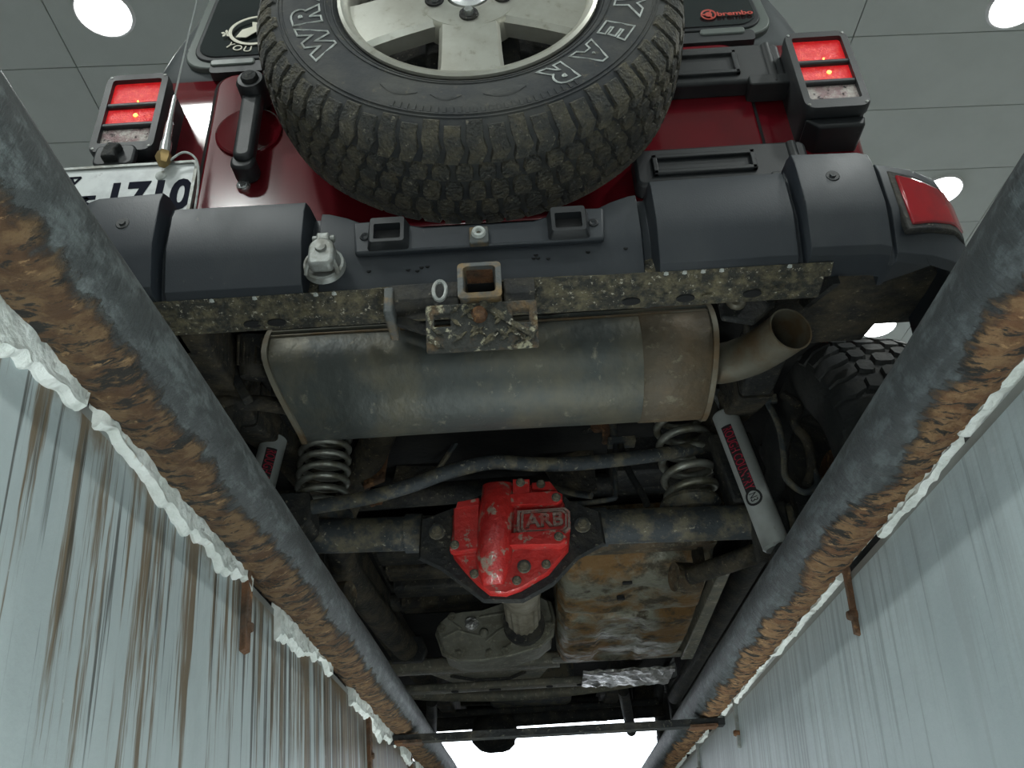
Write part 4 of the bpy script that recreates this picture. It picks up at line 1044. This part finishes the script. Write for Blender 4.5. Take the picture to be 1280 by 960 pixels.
# ---- shock absorbers
def shock(P0, P1, P2, name, lab):
    """P0 rod top, P1 body top, P2 body bottom"""
    P0, P1, P2 = Vector(P0), Vector(P1), Vector(P2)
    d = (P2-P1).normalized(); r = .0305
    b = part(name, MB().tube([P1, P1+d*.004, P2-d*.006, P2], [r-.004, r, r, r-.005], 32), 'shock_silver', label=lab)
    part('piston_rod', MB().tube([P0, P1+d*.01], .0065, 14), 'chrome', b)
    part('lower_eye', MB().tube([P2+d*.018+Vector((-.0, -.035, 0)), P2+d*.018+Vector((0, .035, 0))], .020, 18), 'chassis_black', b)
    part('rod_cap', MB().tube([P1-d*.002, P1+d*.006], [.012, .027], 20), 'shock_black', b)
    # wrapped label on the side that faces down and back
    tocam = (Vector((CX*-1, -1.9, -.9))-Vector((P1.x*.45, 0, 0))); tocam = (tocam-d*tocam.dot(d)).normalized()
    side = d.cross(tocam)
    def cyl(u, ang, rr): return (P1+d*u)+(tocam*math.cos(ang)+side*math.sin(ang))*rr
    L_ = (P2-P1).length
    a0 = R(24) if P1.x > 0 else R(-10)
    def band(u0, u1, aa, ab, rr, m, nm):
        n = 8; part(nm, MB().loft([[cyl(u, aa+(ab-aa)*k/n, r-.001) for k in range(n+1)]+[cyl(u, ab+(aa-ab)*k/n, rr) for k in range(n+1)] for u in (u0, u0+(u1-u0)*.5, u1)]), m, b)
    band(L_*.13, L_*.62, a0-.42, a0+.42, r+.0006, 'shock_black', 'label_band')
    vs, fs = text_verts('ROUGH COUNTRY', .032, extrude=.0004)
    w_ = max(v[0] for v in vs)-min(v[0] for v in vs); k_ = L_*.46/w_
    part('label_lettering', MB().add(vs, fs, lambda a, bb, c: cyl(L_*.375+a*k_, a0-bb/r*-.95*-1, r+.0012+c)), 'shock_red', b, angle=20)
    mb = MB()
    mb.loft([[cyl(L_*.665+q*math.cos(t), a0+q*math.sin(t)/r, r+e) for t in [2*PI*k/20 for k in range(20)]] for q, e in ((.020, -.0004), (.020, .001), (.015, .001), (.015, -.0004))], cap=False)
    part('label_ring', mb, 'shock_black', b)
    vs, fs = text_verts('N3', .024, extrude=.0004)
    part('label_mark', MB().add(vs, fs, lambda a, bb, c: cyl(L_*.665+a*.7, a0-bb/r, r+.0012+c)), 'shock_black', b, angle=20)
shock((.508, 1.865, .775), (.536, 1.86, .650), (.590, 1.845, .302), 'shock_absorber', 'silver shock absorber with red lettering beside the tailpipe')
shock((-.530, 1.865, .775), (-.545, 1.86, .655), (-.585, 1.845, .330), 'shock_absorber', 'silver shock absorber with red lettering behind the left pipe')
for s in (-1, 1):
    part('shock_mount', MB().prism([(s*.56, .30), (s*.64, .30), (s*.64, .43), (s*.56, .43)], 'y', 1.88, 1.93), 'chassis_black', ax, bevel=.006)

# ---- track bar over the differential
pts = smooth_path([(-.50, 1.835, .452), (-.42, 1.825, .455), (-.30, 1.80, .458), (-.20, 1.79, .478), (-.12, 1.785, .502), (-.02, 1.785, .520), (.07, 1.79, .512), (.18, 1.82, .522), (.35, 1.88, .560), (.50, 1.955, .612)], 8)
tr = part('track_bar', MB().tube(pts, .0165, 16), 'axle_steel')
part('track_bracket', MB().prism([(-.505, .485), (-.435, .485), (-.428, .415), (-.45, .392), (-.50, .400)], 'y', 1.805, 1.90), 'chassis_black', tr, bevel=.005)
part('track_bush', MB().tube([(.505, 1.93, .615), (.505, 2.00, .615)], .026, 18), 'chassis_black', tr)

# ---- clutter between silencer and axle
part('rusty_strap', MB().prism([(-.355, .735), (-.300, .735), (-.312, .62), (-.365, .60)], 'y', 2.05, 2.07), 'rusty_iron', bevel=.003)
part('rusty_strap', MB().blob((-.345, 2.12, .60), (.03, .02, .02), 3, .4), 'rusty_iron')
part('brake_rod', MB().tube([(-.10, 2.05, .75), (-.20, 2.15, .66)], .007, 8), 'axle_steel')
vl = part('load_valve', MB().prism([(.225, .715), (.262, .735), (.285, .725), (.278, .695), (.265, .665), (.252, .665), (.256, .70), (.235, .70)], 'y', 2.00, 2.02), 'rusty_iron', bevel=.004)
part('valve_stem', MB().tube([(.285, 2.0, .745), (.283, 2.0, .66)], .010, 12), 'axle_steel', vl)
part('valve_foot', MB().box(.265, .335, 1.98, 2.02, .652, .668), 'axle_steel', vl, bevel=.002)
part('brake_pipe', MB().tube(smooth_path([(.285, 2.0, .66), (.27, 1.95, .56), (.262, 1.93, .49), (.25, 1.92, .472), (.17, 1.93, .470), (.12, 1.94, .48)]), .0065, 10), 'axle_steel')
part('brake_pipe', MB().tube(smooth_path([(.295, 2.0, .66), (.305, 1.97, .57), (.330, 1.95, .49), (.335, 1.94, .46)]), .0085, 10), 'chassis_black')
part('brake_pipe', MB().tube(smooth_path([(.10, 2.10, .60), (.17, 2.08, .565), (.215, 2.05, .54)]), .009, 10), 'axle_steel')
part('fuel_hose', MB().tube(smooth_path([(.03, 2.10, .745), (.12, 2.10, .75), (.20, 2.06, .735), (.24, 2.03, .725)]), .012, 10), 'chassis_black')
part('evap_canister', MB().prism(rounded(.28, .43, .62, .74, .02), 'y', 2.10, 2.30), 'chassis_black', bevel=.008)
part('heat_shield', MB().prism([(.09, .70), (.24, .73), (.24, .60), (.14, .60)], 'y', 2.16, 2.17), 'frame_dirt')
part('heat_shield', MB().prism([(-.30, .72), (-.18, .71), (-.20, .66), (-.31, .67)], 'y', 2.18, 2.19), 'frame_dirt')
part('bump_bracket', MB().prism([(.50, .62), (.60, .62), (.62, .52), (.585, .44), (.53, .44)], 'y', 1.90, 1.98), 'chassis_black', bevel=.006)
part('brake_hose', MB().tube(smooth_path([(.665, 1.80, .66), (.690, 1.79, .62), (.672, 1.79, .575), (.690, 1.79, .53), (.690, 1.80, .47), (.67, 1.80, .43)]), .011, 10), 'frame_dirt')
part('brake_hose', MB().tube(smooth_path([(.625, 1.80, .640), (.635, 1.79, .57), (.632, 1.79, .50), (.625, 1.79, .445), (.655, 1.785, .405), (.69, 1.79, .425), (.692, 1.80, .47)]), .0075, 10), 'axle_steel')
part('hose_clip', MB().box(.61, .645, 1.785, 1.80, .635, .655), 'axle_steel', bevel=.002)
for s in (-1, 1):
    ca_ = part('control_arm', MB().tube([(s*.60, 1.97, .345), (s*.53, 2.10, .360), (s*.455, 2.26, .385)], .024, 18), 'frame_dirt')
    part('arm_bush', MB().tube([(s*.425, 2.25, .385), (s*.49, 2.27, .385)], .038, 20), 'skid_dark', ca_)
    part('arm_bracket', MB().prism([(2.22, .40), (2.31, .40), (2.36, .56), (2.22, .56)], 'x', s*.50-.006, s*.50+.006), 'frame_dirt', ca_)

# ---- fuel tank skid plate
def tank_ring(y, z, x0, x1, up):
    return [(x0, y, z+up), (x0+.012, y, z+.030), (x0+.045, y, z+.004), (x0+.08, y, z), (x1-.06, y, z), (x1-.025, y, z+.008), (x1, y, z+.035), (x1+.004, y, z+up)]
secs = [(2.26, .535), (2.30, .495), (2.34, .460), (2.40, .432), (2.44, .426), (2.55, .416), (2.62, .412), (2.645, .416), (2.66, .432), (2.68, .434), (2.70, .412), (2.74, .405), (2.90, .400), (3.10, .400), (3.22, .410), (3.27, .430), (3.30, .47)]
rings = []
ysub = []
for (ya, za), (yb, zb) in zip(secs, secs[1:]):
    nseg = max(1, int((yb-ya)/.03))
    for k in range(nseg): ysub.append((ya+(yb-ya)*k/nseg, za+(zb-za)*k/nseg))
ysub.append(secs[-1])
NX = 22
for y, z in ysub:
    ring = [(.125, y, max(z+.02, .60))]
    for k in range(NX+1):
        q = k/NX; x = .128+.435*q
        edge = min(q/.10, (1-q)/.08, 1); e = .045*(1-math.sqrt(max(0, 1-(1-edge)**2)))
        dent = 0
        if .15 < q < .85 and 2.45 < y < 2.63: dent = .014*max(0, math.sin((q-.15)/.7*PI*2.5+y*9))
        if .3 < q < .62 and 2.70 < y < 3.2: dent = .012
        ring.append((x, y, z+e+dent+.006*noise.noise(Vector((x*13, y*13, 1)))+.003*noise.noise(Vector((x*30, y*30, 1)))))
    ring.append((.566, y, max(z+.02, .60)))
    rings.append(ring)
tk = part('fuel_tank_skid', MB().loft(rings), 'skid_steel', label='rust stained metal fuel tank skid plate', angle=50)
part('tank_strap', MB().loft([[(.118+.42*k/10, 2.15, .475), (.118+.42*k/10, 2.19, .448+.004*noise.noise(Vector((k, 0, 0)))), (.118+.42*k/10, 2.25, .455), (.118+.42*k/10, 2.25, .50)] for k in range(11)]), 'skid_dark', tk)
part('tank_slot', MB().prism(rounded(.305, .333, 2.400, 2.418, .006), 'z', .425, .4345), 'dark_void', tk)
part('tank_slot', MB().prism(rounded(.295, .318, 2.505, 2.520, .006), 'z', .412, .4225), 'dark_void', tk)
part('skid_flange', MB().prism([(.11, 3.30), (.60, 3.30), (.60, 3.36), (.11, 3.36)], 'z', .440, .452), 'crossmember', tk, bevel=.003)
part('skid_side_rail', MB().prism([(.568, 2.35), (.600, 2.32), (.63, 3.34), (.585, 3.34)], 'z', .425, .47), 'crossmember', tk, bevel=.004)
for s in (-1, 1):
    part('sill_panel', MB().box(s*.74-.012, s*.74+.012, 2.40, 4.42, .47, .74), 'chassis_black', bevel=.003)
part('sill_tube', MB().tube([(.70, 2.35, .50), (.70, 4.4, .50)], .035, 14), 'chassis_black')
part('sill_tube', MB().tube([(-.70, 2.35, .50), (-.70, 4.4, .50)], .035, 14), 'chassis_black')

# ---- transfer case, drive shaft, exhaust
TCZ = .0
case = [(-.262, .405), (-.272, .43), (-.262, .462), (-.235, .485), (-.19, .492), (-.12, .494), (-.05, .515), (.0, .545), (.06, .545), (.105, .515), (.115, .46), (.105, .405), (.06, .372), (-.02, .352), (-.12, .340), (-.20, .342), (-.25, .365)]
case = [(a, b+.028) for a, b in case]
tcse = part('transfer_case', MB().loft([[(p[0], 3.10, p[1]) for p in case], [(p[0], 2.915, p[1]) for p in case], [(p[0], 2.905, p[1]) for p in shrink(case, .965)]]), 'case_alloy')
part('case_flange', MB().loft([[(p[0], 2.955, p[1]) for p in shrink(case, 1.05)], [(p[0], 2.935, p[1]) for p in shrink(case, 1.05)]]), 'case_alloy', tcse, bevel=.004)
tbm = bolt_mesh('case_bolt', .010, .012, 'case_alloy', 1.6)
for x, z in ((-.255, .44), (-.20, .352), (-.10, .350), (-.045, .356), (.055, .385), (.098, .43), (-.22, .477)): put('case_bolt', tbm, tcse, x, 2.908, z+.028)
part('case_plug', MB().lathe([(.0005, .010), (.008, .010), (.010, .006), (.022, .006), (.024, .0)], 18, lambda a, b, c: (-.155+b, 2.905-a, .478+c)), 'foil', tcse)
for pts in ([(-.25, .41), (-.20, .43), (-.17, .42), (-.12, .405)], [(-.11, .39), (-.07, .42), (-.03, .44)], [(-.05, .36), (0, .40), (.06, .42)], [(-.23, .465), (-.19, .435)], [(-.13, .47), (-.09, .475), (-.04, .48)]):
    part('case_rib', MB().tube([(x, 2.904, z+.028) for x, z in pts], .004, 6), 'case_alloy', tcse)
part('case_lug', MB().lathe([(.0005, .014), (.010, .012), (.016, .002), (.016, -.002)], 14, lambda a, b, c: (-.115+b, 2.905-a, .446+c)), 'case_alloy', tcse)
prof = [(2.10, .040), (2.16, .056), (2.24, .050), (2.34, .048), (2.40, .058), (2.44, .060), (2.52, .060), (2.55, .055), (2.60, .056)]
mbd = MB(); mbd.tube([(.018+(.0)*(y-2.1), y, .425+(y-2.1)*.074) for y, r in prof], [r for y, r in prof], 28)
ds = part('drive_shaft', mbd, 'boot_rubber', label='drive shaft with ribbed boot')
rings = []
for y in (2.60, 2.70, 2.80, 2.86, 2.90):
    rings.append([(.018+(.052-.010*(y > 2.85))*(1+.09*(q % 2))*math.cos(2*PI*q/32), y, .462+(.052-.010*(y > 2.85))*(1+.09*(q % 2))*math.sin(2*PI*q/32)) for q in range(32)])
part('ribbed_boot', MB().loft(rings), 'boot_rubber', ds, angle=20)
part('boot_ring', MB().tube([(.018, 2.86, .462), (.018, 2.91, .462)], .068, 28), 'chassis_black', ds)
ex = part('exhaust_pipe', MB().tube(smooth_path([(-.26, 1.60, .60), (-.27, 1.80, .69), (-.33, 2.00, .69), (-.45, 2.18, .58), (-.468, 2.32, .505), (-.462, 2.6, .495), (-.435, 3.0, .490), (-.415, 3.22, .485)]), .043, 20), 'frame_dirt', label='dirt caked exhaust pipe')
part('pipe_flange', MB().prism([(-.47, .44), (-.36, .44), (-.34, .48), (-.36, .53), (-.47, .53)], 'y', 3.20, 3.24), 'chassis_black', ex, bevel=.005)
for k, (y, z) in enumerate(((2.52, .60), (2.68, .605), (2.84, .60), (3.02, .60))):
    part('floor_rib', MB().prism(rounded(y-.050, y+.050, z-.03, z+.02, .012, 3), 'x', -.40, -.02), 'frame_dirt' if k % 2 else 'chassis_black')
part('floor_shield', MB().box(-.44, .02, 2.40, 3.25, .63, .64), 'chassis_black')
part('front_shield', MB().box(-.62, .66, 3.30, 4.70, .64, .66), 'floorpan')

# ---- gearbox crossmember and foil heat shield
xm = part('gearbox_crossmember', MB().prism(rounded(3.42, 3.50, .455, .505, .014, 3), 'x', -.58, .14), 'crossmember')
part('crossmember_skid', MB().prism([(-.38, 3.56), (.10, 3.56), (.06, 3.74), (-.30, 3.74)], 'z', .475, .485), 'crossmember', xm, bevel=.004)
part('skid_bead', MB().tube([(-.29, 3.60, .474), (-.20, 3.69, .474), (-.06, 3.69, .474), (0.0, 3.60, .474)], .010, 8), 'chassis_black', xm)
part('front_bar', MB().prism(rounded(3.80, 3.88, .462, .492, .010, 3), 'x', -.50, .50), 'crossmember', xm)
for x, w_ in ((-.13, .05), (.10, .028), (.24, .05), (.34, .03), (.42, .02), (-.30, .03)):
    part('bar_slot', MB().prism(rounded(x-w_/2, x+w_/2, 3.825, 3.86, .010, 3), 'z', .4605, .4625), 'dark_void', xm)
part('front_tube', MB().tube(smooth_path([(-.60, 3.95, .52), (-.45, 4.05, .50), (0, 4.12, .492), (.45, 4.02, .50), (.62, 3.95, .52)]), .026, 12), 'crossmember', xm)
# crinkled foil shield
rings = []
for k in range(19):
    x = .235+.365*k/18
    rings.append([(x, 3.60+.26*q/8+.006*noise.noise(Vector((k*.7, q, 4))), .452+.010*noise.noise(Vector((x*38, q*.55, 2)))+.006*noise.noise(Vector((x*90, q*1.2, 7)))) for q in range(9)])
top_ = [[(p[0], p[1], p[2]+.012) for p in reversed(r)] for r in rings]
part('foil_shield', MB().loft([a+b for a, b in zip(rings, top_)]), 'foil', label='crinkled silver heat shield', angle=25)

# ---- front axle and nose, far end
fa = part('front_axle', MB().tube([(-.70, 4.88, .520), (.70, 4.88, .535)], .040, 18), 'chassis_black')
part('front_differential', MB().blob((-.19, 4.88, .472), (.125, .12, .110), 1, .08, 14), 'chassis_black', fa)
part('tie_rod', MB().tube([(-.66, 4.72, .54), (.66, 4.72, .545)], .018, 12), 'chassis_black', fa)
part('front_track_bar', MB().tube([(-.45, 4.95, .64), (.30, 4.98, .62), (.52, 4.93, .60)], .018, 12), 'chassis_black', fa)
part('front_arm', MB().tube([(.52, 4.86, .43), (.44, 4.2, .50)], .026, 12), 'chassis_black', fa)
part('front_arm', MB().tube([(-.52, 4.86, .43), (-.44, 4.2, .50)], .026, 12), 'chassis_black', fa)
part('engine_sump', MB().prism(rounded(-.20, .22, .55, .75, .04), 'y', 4.15, 4.75), 'axle_steel', bevel=.02)
part('front_bumper', MB().prism([(5.42, .67), (5.60, .66), (5.64, .69), (5.64, .76), (5.58, .80), (5.42, .80)], 'x', -.62, .62), 'bumper_plastic', bevel=.01)
part('front_valance', MB().box(-.58, .58, 5.25, 5.30, .645, .80), 'floorpan')
